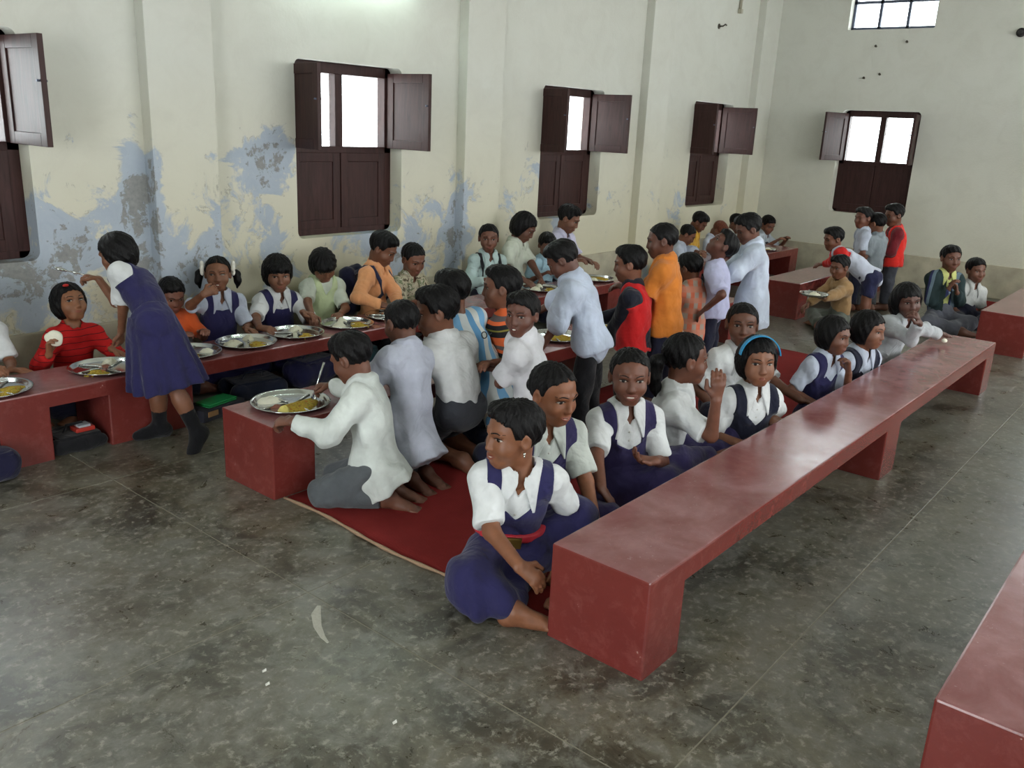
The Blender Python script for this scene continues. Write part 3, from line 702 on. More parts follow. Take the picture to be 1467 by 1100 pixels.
    # ---- face parts
    if facevis:
        def surf(x, z):
            ys = np.linspace(.115, .02, 96); P = np.array([HL(x, y, z) for y in ys]); D = Bh.at(P); i = int(np.argmax(D < 0))
            return ys[i] if D[i] < 0 else .06
        for x in (-1, 1):
            ex, ez = x * .0305, .005; ey = surf(ex, ez); a = x * .30; EA = np.array([hx * math.cos(a) - hy * math.sin(a), hy * math.cos(a) + hx * math.sin(a), hz])
            e = MB().ellip(HL(ex, ey - .0030, ez), EA, V(.0160, .0064, .0066) * s, 14, 8).build('eye', WHITE_EYE, root, smooth=True)
            gx = gaze * .006; gc = HL(ex + gx, ey - .0030, ez) + EA[1] * .0040 * s
            MB().ellip(gc, EA, V(.0078, .0028, .0066) * s, 12, 8).build('iris', IRIS, e, smooth=True)
            if lod < 2:
                pts = []
                for t in np.linspace(-1, 1, 7):
                    px = ex + t * .0178; pz = ez + .0068 * (1 - t * t) - .0006; pts.append(HL(px, surf(px, pz) + .0012 - .0012 * t * t, pz))
                MB().tube(pts, [.0006 * s, .0016 * s, .002 * s, .002 * s, .002 * s, .0016 * s, .0006 * s], 6).build('eyelashes', HAIRM, e, smooth=True)
            pts = []
            for t in np.linspace(0, 1, 6):
                px = x * (.013 + .038 * t); pz = .0235 + .006 * math.sin(min(t * 1.25, 1) * 2.2) - .004 * t * t; pts.append(HL(px, surf(px, pz) + .0002, pz))
            MB().tube(pts, [.0016 * s, .0024 * s, .0025 * s, .0022 * s, .0016 * s, .0007 * s], 6).build('eyebrow', HAIRM, root, smooth=True)
        lipm = plain('lips', tonemul((skin[0] * 1.06, skin[1] * .86, skin[2] * .90), .92), .4, var=.05)
        cu = {'smile': .007, 'neutral': .001, 'open': .001, 'puff': 0.0, 'grin': .008}[mouth]; wd = {'smile': .0255, 'grin': .027, 'open': .017, 'puff': .014}.get(mouth, .021)
        op = {'open': .009, 'grin': .009, 'smile': .003}.get(mouth, .0)
        LM = MB()
        for zz_, rr, sgn in ((-.0525, .0042, 1), (-.0606, .0050, -1)):
            pts = []
            for t in np.linspace(-1, 1, 9):
                px = t * wd; pz = (-.0568 + (zz_ + .0568) * (1 - t * t)) + cu * t * t + sgn * op * (1 - t * t) * .6 - (.0012 * (1 - abs(t)) if sgn > 0 and abs(t) < .2 else 0)
                pts.append(HL(px, surf(px, pz) - .0003, pz))
            LM.tube(pts, [rr * s * (.25 + .75 * (1 - t * t)) for t in np.linspace(-1, 1, 9)], 8)
        lips = LM.build('lips', lipm, root, smooth=True)
        if mouth in ('grin', 'open', 'smile'):
            ty = surf(0, -.050); MB().ellip(HL(0, ty - .0042, -.0558), HA, V(wd * .58, .005, .0020 + op * .36) * s, 12, 8).build('teeth', plain('teeth', (214, 206, 196), .3, var=.03), lips, smooth=True)
    # ---- hair
    Hv = Vol(); lz = hair
    Hv.ell(HL(0, -.014, .030), HA, V(.0800, .0945, .0830) * s, k=.02)
    zh, yf, nape, ear = .068, .026, -.050, .006
    if lz in ('tied', 'ponytail', 'pigtails'): Hv.p.clear(); Hv.ell(HL(0, -.013, .028), HA, V(.0770, .0925, .0812) * s, k=.02)
    if lz == 'crop': Hv.p.clear(); Hv.ell(HL(0, -.013, .028), HA, V(.0775, .0925, .0805) * s, k=.02); nape = -.045
    if lz == 'short': Hv.ell(HL(.012, .030, .084), HA, V(.052, .040, .024) * s, k=.03)
    if lz in ('bob', 'bangs'):
        Hv.ell(HL(0, -.022, -.012), HA, V(.090, .086, .092) * s, k=.03); nape, ear, yf = -.088, -.084, .036
        zh = .036 if lz == 'bangs' else .060
        if lz == 'bangs': Hv.ell(HL(0, .05, .05), HA, V(.062, .045, .035) * s, k=.02)
    if lz in ('tied', 'ponytail', 'pigtails'): zh, yf, nape, ear = .076, .016, -.045, .008
    if lz == 'long': Hv.ell(HL(0, -.03, -.03), HA, V(.098, .088, .11) * s, k=.03); nape, ear, yf, zh = -.125, -.115, .034, .048
    def hcut(P, D):
        L = (P - hc) @ HA.T / s; x, y, z = L[:, 0], L[:, 1], L[:, 2]
        zf = zh - (x / .07) ** 2 * .030 + (.003 * np.sin(x * 260 + seed) if lz in ('bangs', 'bob', 'long', 'short') else 0)
        fcut = np.minimum(zf - z, y - (yf + np.clip(z, -.1, .05) * .25)) * s
        t = np.clip((y + .045) / .05, 0, 1); zn = nape * (1 - t) + ear * t
        if lz in ('bob', 'bangs', 'long'): zn = zn + .006 * np.sin(np.arctan2(y, x) * 19 + seed)
        ang = np.arctan2(y + .012, x); st = np.sin(ang * 34 + 4 * np.sin(z * 60 + seed)) * .0014 + np.sin(ang * 13 + z * 90 + seed) * .0022 + np.sin(x * 150 + 2 * np.sin(y * 90)) * np.sin(y * 140 + seed) * .0014
        if lz in ('tied', 'pigtails'): st = st + .0045 * np.exp(-(x / .0035) ** 2) * (y > -.02) * (z > 0)
        return np.maximum(np.maximum(D + st * s, fcut), (zn - z) * s)
    Hv.post.append(hcut); hv, hq = relax(*Hv.mesh(hhr), 1, .4)
    hobj = mesh_obj('hair', hv, hq, hm, root, smooth=True)
    if lz == 'ponytail':
        T2 = Vol(); pts = [HL(0, -.09, .0), HL(.006, -.125, -.02), HL(.004, -.125, -.075), HL(-.004, -.11, -.13), HL(.004, -.105, -.165)]
        for a, b, r1, r2_ in zip(pts, pts[1:], (.02, .030, .030, .024), (.030, .030, .024, .006)): T2.cap(a, b, r1 * s, r2_ * s, k=.01)
        T2.post.append(wrinkle(.0022, seed, 90)); v, q = T2.mesh(hhr); mesh_obj('ponytail', v, q, hm, hobj, smooth=True)
        MB().ellip(HL(0, -.097, -.003), HA, V(.021, .012, .021) * s).build('hair_tie', plain('hair_tie', (50, 30, 60), .7), hobj, smooth=True)
    if lz == 'pigtails':
        for x in (-1, 1):
            T2 = Vol(); pts = [HL(x * .075, -.02, .02), HL(x * .108, -.02, .0), HL(x * .118, -.012, -.05), HL(x * .112, -.01, -.088)]
            for a, b, r1, r2_ in zip(pts, pts[1:], (.014, .024, .022), (.024, .022, .006)): T2.cap(a, b, r1 * s, r2_ * s, k=.01)
            T2.post.append(wrinkle(.002, seed, 90)); v, q = T2.mesh(hhr); mesh_obj('pigtail', v, q, hm, hobj, smooth=True)
            R_ = Vol(); c0 = HL(x * .092, -.012, .022)
            for a in range(5):
                an = a * 1.2566; R_.ell(c0 + (hz * math.sin(an) + hy * math.cos(an)) * .027 * s + hz * .012 * s, HA, V(.013, .021, .021) * s, k=.004)
            v, q = R_.mesh(.0035); mesh_obj('ribbon', v, q, fabric((226, 224, 214)), hobj, smooth=True)
    if lz == 'tied':
        T2 = Vol(); T2.ell(HL(0, -.1, -.01), HA, V(.03, .024, .03) * s, k=.01)
        sd = ribbons or 0
        if sd:
            for a, b, r1, r2_ in ((HL(sd * .02, -.1, -.03), HL(sd * .075, -.06, -.09), .02, .022), (HL(sd * .075, -.06, -.09), HL(sd * .088, -.01, -.14), .022, .012)): T2.cap(a, b, r1 * s, r2_ * s, k=.01)
        v, q = T2.mesh(hhr); mesh_obj('hair_bun', v, q, hm, hobj, smooth=True)
    if headband:
        pts = [HL(math.cos(a) * .088, .022 - .01 * math.sin(a), .022 + math.sin(a) * .094) for a in np.linspace(.12, math.pi - .12, 19)]
        m = MB(); vs_ = []
        for i, p in enumerate(pts):
            o = unit(p - HL(0, .02, .022)); vs_ += [p - hy * .011 * s, p + hy * .011 * s, p + hy * .011 * s + o * .005, p - hy * .011 * s + o * .005]
        m.add(vs_, [(i * 4 + k, i * 4 + (k + 1) % 4, i * 4 + 4 + (k + 1) % 4, i * 4 + 4 + k) for i in range(18) for k in range(4)])
        m.build('headband', fabric(headband), root)
    if clip: MB().ellip(HL(clip[0], clip[1], clip[2]), HA, V(.017, .008, .008) * s).build('hair_clip', plain('red_plastic_clip', (190, 40, 35), .35), hobj, smooth=True)
    if earring:
        for x in (-1, 1):
            c0 = HL(x * .082, .006, -.035); MB().ellip(c0, HA, V(.005, .005, .005) * s, 8, 6).ellip(c0 - hz * .009 * s, HA, V(.003, .003, .005) * s, 8, 6).build('earring', STEELISH, root, smooth=True)
    # ---- shirt
    zmin = .004
    def floorcut(P, D): return np.maximum(D, zmin - P[:, 2])
    def sleeves(Bv, kind, e, k=.03):
        for S_ in 'LR':
            a, b, w = sh[S_], elb[S_], wri[S_]; u = unit(b - a)
            if kind == 'short':
                end = a + (b - a) * .86; Bv.cap(a, a + (b - a) * 1.0, .039 * s + e, .042 * s + e, k=k, cut=[(end, u)])
            elif kind == 'half': 
                Bv.cap(a, b, .044 * s + e, .05 * s + e, k=k); end = b + (w - b) * .15; Bv.cap(b, end + (w - b) * .3, .05 * s + e, .05 * s + e, k=.01, cut=[(end, unit(w - b))])
            elif kind == 'long':
                Bv.cap(a, b, .042 * s + e, .038 * s + e, k=k); u2 = unit(w - b); end = b + (w - b) * .95
                Bv.cap(b, end + u2 * .03, .038 * s + e, .026 * s + min(e, .008), k=.015, cut=[(end, u2)]); Bv.cap(end - u2 * .018, end + u2 * .03, .030 * s + min(e, .008), k=.004, cut=[(end, u2)])
            elif kind == 'none': pass
    top = top or {}; tm = top.get('mat') or fabric((205, 208, 210)); e = .011 + top.get('loose', 0)
    def shirt_vol(e, sl=True, low=None, dn=None):
        Sv = Vol(); torso(Sv, e, low=(.012 if top.get('out') else 0.0))
        if sl: sleeves(Sv, top.get('sleeve', 'short'), e - .004)
        o = top.get('out', 0)
        if o:
            dn = -up * .75 - zz * .45 if legs in ('stand',) or isinstance(legs, dict) else (-zz - f * .15 if legs == 'kneelup' else -f * .40 - zz * .6)
            Sv.cap(pv, pv + unit(dn) * o * s, (.102) * s + e, (.106) * s + e, k=.03, flat=f, q=1.04, cut=[(pv + unit(dn) * o * s, unit(dn))])
        if not top.get('collar', True): Sv.cap(nb - up * .035 * s + f2 * .004, nb + up * top.get('crew', .004) * s, .064 * s + e * .5, .051 * s, k=.02)
        for p in topx: Sv.cap(*p)
        return Sv
    Sv = shirt_vol(e)
    def neckcut(P, D):     # the neck opening
        L = (P - nb); x = L @ r2; y = L @ f2; z = L @ up
        w = np.sqrt(x * x + (y - .012) ** 2); return np.maximum(D, np.minimum((.047 if top.get('collar', True) else .043) * s - w, z + .03 * s))
    vneck = top.get('collar', True)
    def vcut(P, D):        # open V at the throat
        L = (P - nb) / s; x = L @ r2; y = L @ f2; z = L @ up
        return np.maximum(D, np.minimum(np.minimum((z + .056) * .36 - np.abs(x), y - .0), z + .056) * s) if vneck else D
    wr_ = [wrinkle(top.get('wr', .0040), seed, 28), wrinkle(.0017, seed + 40, 54)]
    Sv.post += wr_ + [neckcut, vcut, floorcut] + ([lambda P, D: np.maximum(D, .03 * s - (P - pv) @ up + np.maximum(0, np.abs((P - pv) @ r) - .13 * s) * -3)] if pin and pin.get('stand') else [])
    if not top.get('out') and not pin: pass
    v, q = relax(*Sv.mesh(hcl)); shirt = mesh_obj(top.get('name', 'shirt'), v, q, tm, root, smooth=True)
    if top.get('collar', True):
        Cv = Vol(); torso(Cv, e + .0125 * s); Cv.cap(nb - up * .03 * s, nb + up * .028 * s - f2 * .004 * s, .060 * s, .054 * s, k=.012, cut=[(nb + up * .020 * s, unit(up - f2 * .12))])
        def ccut(P, D):
            L = (P - nb) / s; x = L @ r2; y = L @ f2; z = L @ up; ax_ = np.abs(x); rr = np.sqrt(x * x + y * y)
            R = .070 + np.where(y > 0, .046 * np.exp(-((ax_ - .040) / .018) ** 2), .004)
            gap = np.where(y > 0, (.010 + np.clip(-z - .005, 0, .1) * .42) - ax_, -1.0)
            inner = .047 - np.sqrt(x * x + (y - .012) ** 2)
            return np.maximum(np.maximum(np.maximum(D, (rr - R) * s), gap * s), np.maximum(inner * s, (-.105 - z) * s))
        Cv.post += wr_ + [ccut]; v, q = relax(*Cv.mesh((.0038, .005, .0065)[lod])); mesh_obj('collar', v, q, top.get('cmat', tm), shirt, smooth=True)
    if lod == 0 and facevis and top.get('collar', True) and not vest:
        for dz in (.075, .11):
            for yy in np.linspace(.16, .0, 80):
                pt = nb - up * dz * s + f2 * yy * s + r2 * .004 * s
                if Sv.at([pt])[0] < 0: MB().ellip(pt + f2 * .001, (r2, f2, up), V(.0048, .0025, .0048) * s, 8, 6).build('button', plain('shirt_button', (176, 176, 170), .4), shirt, smooth=True); break
    if vest:
        Wv = Vol(); torso(Wv, e + .011)
        if vest.get('out'): Wv.cap(pv, pv - up * vest['out'] * s, .1 * s + e + .012, .105 * s + e + .012, k=.03, flat=f, q=1.18, cut=[(pv - up * vest['out'] * s, -up)])
        op_ = vest.get('open', .0)
        def wcut(P, D):
            L = (P - pv) / s; x = L @ r; y = L @ f; z = L @ up; Lz = Lt / s; arm = np.clip((z - Lz * .60) / (Lz * .14), 0, 1); wid = .16 - .075 * arm
            D = np.maximum(D, (np.abs(x) - wid) * s); nk = np.minimum((z - (Lz - .10)) * .45 - np.abs(x), y + .0) * s
            D = np.maximum(D, nk)
            if op_: D = np.maximum(D, np.minimum(op_ * (.35 + .65 * np.clip(z / Lz, 0, 1)) - np.abs(x), y) * s)
            w = np.sqrt(((P - nb) @ r2) ** 2 + ((P - nb) @ f2 - .01) ** 2); return np.maximum(D, np.minimum(.056 * s - w, (P - nb) @ up + .05))
        if vest.get('sleeve'): sleeves(Wv, vest['sleeve'], e + .010)
        Wv.post += wr_ + ([] if vest.get('sleeve') else [wcut]) + ([lambda P, D: np.maximum(D, np.minimum(op_ - np.abs((P - pv) @ r), (P - pv) @ f)), neckcut] if vest.get('sleeve') else []) + [floorcut]
        v, q = relax(*Wv.mesh(hcl)); mesh_obj(vest.get('name', 'vest'), v, q, vest['mat'], root, smooth=True)
    # ---- pinafore bodice
    if pin:
        pm = pin['mat']; Pv = Vol(); torso(Pv, e + .009, kk=.04); Lz = Lt / s
        def pcut(P, D):
            L = (P - pv) / s; x = L @ r; y = L @ f; z = L @ up
            xt = (P - nb) @ r2 / s; yt = (P - nb) @ f2 / s; zt = (P - nb) @ up / s
            arm = np.clip((z - Lz * .58) / (Lz * .15), 0, 1); wid = .17 - .064 * arm
            D = np.maximum(D, (np.abs(xt) - wid) * s)
            dep = pin.get('neck', .135); hw = np.clip((zt + dep) * pin.get('slope', 1.1), 0, pin.get('half', .046))
            D = np.maximum(D, np.minimum(np.where(yt > .0, hw, np.clip((zt + .06) * 1.2, 0, .052)) - np.abs(xt), zt + dep) * s)
            return np.maximum(D, (.035 - z) * s)
        Pv.post += wr_ + [pcut, floorcut]
        if not pin.get('plain'): v, q = relax(*Pv.mesh(hcl * .75)); mesh_obj('pinafore', v, q, pm, root, smooth=True)
        # skirt
        Kv = Vol(); sitting = legs in ('cross', 'kneel', 'side') or (isinstance(legs, dict) and not pin.get('stand'))
        if sitting:
            for S_ in 'LR':
                Kv.cap(hip[S_] + zz * .01, knee[S_], .090 * s, .070 * s, k=.05); a2 = knee[S_] + (ank[S_] - knee[S_]) * pin.get('cover', .6)
                Kv.cap(knee[S_], a2, .070 * s, .058 * s, k=.04)
            Kv.cap(pv, (knee['L'] + knee['R']) / 2 + zz * -.02, .095 * s, .06 * s, k=.06); Kv.cap(pv + up * .0, pv + up * .07 * s, .100 * s, .094 * s, k=.03, flat=f, q=1.22)
            for p in skirtx: Kv.cap(*p)
            Kv.post += [wrinkle(.0055, seed + 9, 30), floorcut]
        else:
            dn = V(pin.get('dn', (0, 0, -1))); Ls = pin.get('len', .36) * s; ax0, ax1, _ = rot_to(-dn, rh); top0 = pv + up * .05 * s
            Kv.cap(top0, pv + dn * Ls, .115 * s, .20 * s, k=.02)
            fl = pin.get('flare', .175)
            def kcut(P, D):
                L = P - top0; t = L @ dn; x = L @ ax0; y = L @ ax1; rad = np.sqrt(x * x + y * y * 1.1); an = np.arctan2(y, x)
                tt = np.clip(t / (Ls + .05 * s), 0, 1); R = (.112 + (fl - .112) * tt ** .8) * s * (1 + .07 * tt * np.sin(an * 13 + seed) + .03 * np.sin(an * 5 + 2))
                cone = np.maximum(np.maximum((rad - R) * .8, t - (Ls + .05 * s) - .008 * np.sin(an * 3)), -t - .01)
                M = P - pv; zt = M @ up; cap_ = np.sqrt((M @ r) ** 2 + (M @ f) ** 2 * 1.35 + np.minimum(zt, 0) ** 2) - .118 * s; return np.minimum(cone, np.maximum(cap_, zt - .055 * s))
            Kv.post += [kcut, wrinkle(.002, seed + 9, 30)]
        v, q = relax(*Kv.mesh(hcl)); mesh_obj('skirt', v, q, pin.get('skirt', pm), root, smooth=True)
        if belt:
            Lv = Vol(); torso(Lv, e + .022); bz = pin.get('belt_z', .075) * s
            Lv.post.append(lambda P, D: np.maximum(D, np.abs((P - pv) @ up - bz) - .013 * s)); v, q = Lv.mesh(.005); bo = mesh_obj('belt', v, q, plain('red_belt', belt, .55), root, smooth=True)
            c0 = pv + up * bz; c0 = c0 + f * .094 * s
            MB().frame_box(c0 + r * .0, (r, f, up), (.024 * s, .006, .018 * s), .003).build('buckle', plain('brass', (120, 95, 45), .35, metal=.8), bo)
    # ---- trousers, shorts, socks
    if bot:
        Tv = Vol(); bm_ = bot['mat']; tk = 0.0 if top.get('out') else .008; Tv.cap(hip['L'], hip['R'], (.068 + tk * 2) * s, k=.03, flat=f, q=1.1)
        if tk: Tv.cap(pv, pv + up * .06 * s, .104 * s, .100 * s, k=.03, flat=f, q=1.22)
        for S_ in 'LR':
            if bot.get('short'):
                end = hip[S_] + (knee[S_] - hip[S_]) * .92; Tv.cap(hip[S_], knee[S_], .068 * s, .070 * s, k=.02, cut=[(end, unit(knee[S_] - hip[S_]))])
            else:
                Tv.cap(hip[S_], knee[S_], .066 * s, .060 * s, k=.02); u2 = unit(ank[S_] - knee[S_]); end = knee[S_] + (ank[S_] - knee[S_]) * bot.get('cover', .9)
                Tv.cap(knee[S_], end + u2 * .03, .062 * s, .053 * s, k=.025, cut=[(end, u2)])
        Tv.post += [wrinkle(.004, seed + 13, 34), floorcut]; v, q = relax(*Tv.mesh(hcl)); mesh_obj(bot.get('name', 'trousers'), v, q, bm_, root, smooth=True)
    if socks:
        for S_ in 'LR':
            Kv = Vol(); a2 = ank[S_] + (knee[S_] - ank[S_]) * .52; u2 = unit(knee[S_] - ank[S_]); Kv.cap(ank[S_], a2 + u2 * .03, .036 * s, .043 * s, k=.02, cut=[(a2, u2)])
            t_ = unit(toe[S_]); uz = unit(zz - t_ * (zz @ t_)); hl = ank[S_] - t_ * .03 * s - uz * .022 * s
            Kv.cap(hl, ank[S_] + t_ * .12 * s - uz * .03 * s, .033 * s, .027 * s, k=.03); Kv.cap(ank[S_], hl, .035 * s, .032 * s, k=.02); Kv.cap(ank[S_], ank[S_] + t_ * .08 * s - uz * .02 * s, .034 * s, .026 * s, k=.03)
            v, q = Kv.mesh(.006); mesh_obj('sock', v, q, socks, root, smooth=True)
    return dict(root=root, shirt=shirt, nb=nb, up=up, f=f, r=r, pv=pv, sh=sh, elb=elb, wri=wri, hd=hd, s=s, HL=HL, HA=HA, knee=knee, ank=ank, ch=ch)
# ------------------------------------------------------------------ the children
NAVY = fabric((38, 36, 76)); NAVY2 = fabric((44, 38, 76)); WHT = fabric((204, 207, 208)); WHTB = fabric((178, 186, 202)); WHTG = fabric((186, 192, 186)); BLK = fabric((22, 22, 26)); DNAVY = fabric((26, 28, 46)); GREY = fabric((84, 88, 92))
BRN = [(118, 76, 56), (108, 68, 48), (98, 60, 44), (126, 82, 58)]
def PV(hc, face, lean, side, z):
    f = yawv(face); r = np.cross(f, (0, 0, 1.0)); return (hc[0] - f[0] * lean + r[0] * side, hc[1] - f[1] * lean + r[1] * side, z)
def rel(hc, face, fw, rt, z):
    f = yawv(face); r = np.cross(f, (0, 0, 1.0)); return (hc[0] + f[0] * fw + r[0] * rt, hc[1] + f[1] * fw + r[1] * rt, z)
PEOPLE = {}
G1, G2, G3, G4 = 'children behind the wall bench', 'boys at the middle bench', 'children on the red mat', 'children at the back of the hall'

# --- girls along the foreground bench
h = (2.144, 1.720, 0.588); pvt = PV(h, 228, .035, -.0, .105)
PEOPLE['a'] = person('girl with cropped hair and a red belt looking left by the foreground bench end', h, pvt, 228, (158, 4, 0), 1.08,
    legs={'L': ((2.42, 1.625, .215), (2.27, 1.55, .06), yawv(200)), 'R': (rel(pvt, 228, .15, .14, .11), rel(pvt, 228, .26, .0, .05), yawv(300) )},
    aR=dict(to=(1.963, 1.520, 0.238), palm=(.3, .6, -.6), dir=(.42, -.55, -.5), curl=.35, pole=(-.3, .3, -.6)), aL=dict(to=rel(h, 228, -.02, -.2, .12), show=False),
    hair='short', skin=(122, 78, 54), top=dict(mat=WHT, sleeve='short'), pin=dict(mat=NAVY, neck=.13, cover=.72, belt_z=.115), belt=(176, 38, 52), lod=0, mouth='smile', earring=True, gaze=-.25, shrug=.03, group=G3,
    skirtx=[(rel(pvt, 228, .02, -.02, .06), rel(pvt, 228, .19, .0, .035), .07, .05, .05), (rel(pvt, 228, .0, .11, .07), rel(pvt, 228, .12, .16, .05), .06, .04, .05), (rel(pvt, 228, .1, .15, .08), rel(pvt, 228, .25, .13, .03), .06, .03, .05)])
h = (2.538, 1.850, 0.618)
PEOPLE['b'] = person('girl with oiled tied-back hair and earrings glancing down, second along the foreground bench', h, PV(h, 238, .03, 0, .10), 238, (262, 12, 0), 1.09, 'cross',
    aR=dict(to=rel(h, 238, .16, .1, .2), show=False), aL=dict(to=rel(h, 238, .2, -.12, .17)), hair='tied', ribbons=-1, skin=(128, 80, 54), shrug=.012, top=dict(mat=WHTG), pin=dict(mat=NAVY2, neck=.12), lod=0, mouth='smile', earring=True, group=G3)
h = (2.995, 1.800, 0.609); pvt = PV(h, 232, .02, -.02, .10)
PEOPLE['c'] = person('smiling girl facing the camera with parted tied hair and one arm propped down', h, pvt, 232, (219, 4, 0), 1.08,
    legs={'L': ((3.24, 1.66, .19), (3.45, 1.62, .16), (.6, -.5, .6)), 'R': ((3.06, 1.62, .15), (3.28, 1.68, .08), yawv(20))},
    aR=dict(to=(2.636, 1.660, 0.211), palm=(0, 0, -1), dir=(.2, -.5, -.6), pole=(-.5, .5, -.2)), aL=dict(to=(2.951, 1.620, 0.298), dir=(-.6, .45, .12), palm=(-.2, -.1, .9), curl=.5, pole=(.3, -.2, -.8)),
    hair='tied', skin=(104, 64, 48), top=dict(mat=WHT), pin=dict(mat=NAVY2, neck=.15, slope=2.0, half=.050, cover=.9), lod=0, mouth='grin', group=G3)
h = (3.476, 1.800, 0.599); pvt = PV(h, 300, .03, 0, .10)
PEOPLE['d'] = person('girl turned away with a curly ponytail and white blouse, hand raised', h, pvt, 300, (318, 4, 0), 1.12,
    legs={'L': ((3.72, 1.64, .225), (3.66, 1.58, .06), yawv(300)), 'R': ((3.56, 1.60, .14), (3.72, 1.55, .05), yawv(0))},
    aL=dict(to=rel(h, 300, .2, -.1, .2), show=False), aR=dict(to=(3.326, 1.560, 0.495), dir=(.05, 0, 1), palm=(.7, .5, 0), curl=.3, pole=(.1, -.3, -.9)),
    hair='ponytail', skin=(106, 66, 50), top=dict(mat=WHT, loose=.006, wr=.004), bot=None, pin=dict(mat=NAVY2, plain=True, cover=.7), lod=0, group=G3)
h = (3.732, 1.570, 0.592)
PEOPLE['e'] = person('girl with a bright blue headband and bobbed hair at the foreground bench', h, PV(h, 236, .0, 0, .10), 236, (224, 2, 0), 1.05, 'kneel',
    aR=dict(to=rel(h, 236, .12, .12, .24), show=False), aL=dict(to=(3.824, 1.500, 0.287), dir=(.7, -.2, 0)), hair='bob', skin=(122, 80, 58), headband=(40, 130, 175), top=dict(mat=WHT), pin=dict(mat=DNAVY, neck=.15), lod=0, mouth='puff', gaze=.3, group=G3)
h = (4.433, 1.980, 0.588)
PEOPLE['f'] = person('boy with cropped hair in a white shirt leaning behind the headband girl', h, PV(h, 245, .06, .02, .10), 245, (212, -2, 0), 1.12, 'cross',
    aR=dict(to=rel(h, 245, .1, .2, .15)), aL=dict(to=(4.478, 1.600, 0.226), dir=(.7, -.3, -.1), pole=(.2, .2, -.9)), hair='crop', skin=(98, 62, 46), top=dict(mat=WHT, loose=.008), bot=dict(mat=DNAVY), lod=1, group=G3)
h = (4.663, 1.550, 0.575)
PEOPLE['g'] = person('girl in pinafore with a hand at her chin, nearer of the far pair', h, PV(h, 250, .04, 0, .10), 250, (262, 8, 0), .95, 'kneel',
    aL=dict(to=(4.657, 1.440, 0.391), dir=(-.1, .2, .9), palm=(-.6, .5, 0), curl=.7, pole=(.2, -.2, -.9)), aR=dict(to=rel(h, 250, .06, .14, .22)), hair='bob', skin=(104, 66, 50), top=dict(mat=WHTB), pin=dict(mat=NAVY, neck=.13), lod=1, group=G3)
h = (5.090, 1.500, 0.551)
PEOPLE['h'] = person('girl in pinafore with hair over her ears, farther of the far pair', h, PV(h, 250, .04, 0, .10), 250, (264, 6, 0), 1.0, 'kneel',
    aR=dict(to=rel(h, 250, .06, .13, .22)), aL=dict(to=rel(h, 250, .08, -.12, .22)), hair='bob', skin=(122, 80, 60), top=dict(mat=WHTB), pin=dict(mat=DNAVY, neck=.13), lod=1, group=G3)
h = (5.698, 1.480, 0.652)
PEOPLE['i'] = person('long-haired girl leaning on the far end of the foreground bench, hand on her mouth', h, PV(h, 240, .10, .06, .12), 240, (222, 8, 6), .99, 'kneel',
    aR=dict(to=(5.519, 1.340, 0.556), dir=(-.5, .3, .75), palm=(-.3, .9, .1), curl=.6, pole=(.3, -.3, -.9)), aL=dict(to=(6.483, 1.260, 0.324), dir=(.8, -.35, -.05), palm=(0, 0, -1), curl=.15, pole=(.3, .2, .6)), hair='long', skin=(84, 52, 42), top=dict(mat=fabric((172, 176, 180)), sleeve='long'), bot=dict(mat=DNAVY), lod=1, group=G3)

# --- boys kneeling at the middle bench
h = (2.304, 2.740, 0.618); pvt = (2.315, 2.60, .165)
PEOPLE['k'] = person('kneeling boy in an untucked white shirt eating with a spoon at the bench end', h, pvt, 122, (112, 26, 0), 1.0, 'kneel',
    aL=dict(to=(2.015, 2.774, 0.395), dir=(-.25, .85, -.2), palm=(.3, .3, -.8), curl=.75, pole=(-.5, -.1, -.6)), aR=dict(to=(2.436, 3.030, 0.406), dir=(-.45, .6, -.1), palm=(-.2, .1, -.9), curl=.85, pole=(.6, -.2, -.3)),
    hair='short', skin=(104, 66, 50), top=dict(mat=fabric((198, 204, 200)), sleeve='long', out=.11, loose=.008, wr=.005), bot=dict(mat=GREY), lod=0, facevis=False, group=G2)
h = (2.628, 2.780, 0.714)
PEOPLE['l'] = person('kneeling boy in a pale lilac-grey collared shirt seen from behind', h, (2.575, 2.67, .24), 92, (86, 18, 0), .95, 'kneel',
    aL=dict(to=rel(h, 92, .2, -.16, .42), show=False), aR=dict(to=rel(h, 92, .22, .1, .42), show=False), hair='crop', skin=(92, 58, 44), top=dict(mat=fabric((168, 172, 186)), out=.17, loose=.010, wr=.005), bot=dict(mat=GREY), lod=0, facevis=False, group=G2)
h = (2.849, 2.780, 0.736)
PEOPLE['m'] = person('kneeling boy in white shirt and charcoal shorts, face turned left', h, (2.905, 2.66, .28), 88, (140, 12, 0), 1.1, 'kneel',
    aL=dict(to=rel(h, 88, .2, -.14, .4), show=False), aR=dict(to=(3.170, 2.900, 0.254), pole=(.6, -.3, -.6)), hair='short', skin=(104, 66, 48), top=dict(mat=fabric((194, 196, 196)), out=.0, loose=.010, wr=.0045), bot=dict(mat=fabric((48, 50, 56)), short=True), lod=0, group=G2)
h = (3.030, 2.860, 0.795)
PEOPLE['n'] = person('boy in a white and blue football jersey mostly hidden behind a kneeling boy', h, (3.20, 2.67, .26), 88, (100, 10, 0), 1.0, 'kneel',
    aL=dict(to=rel(h, 88, .2, -.14, .45), show=False), aR=dict(to=rel(h, 80, .15, .2, .45), show=False), hair='short', skin=BRN[1], top=dict(mat=banded('jersey_cloth', [(0, (190, 196, 196)), (.3, (92, 140, 178)), (.52, (200, 204, 200)), (.75, (112, 160, 196))], .15, 0, offset=.25), out=.12, collar=False), bot=dict(mat=DNAVY), lod=1, facevis=False, group=G2)
h = (3.311, 2.780, 0.797)
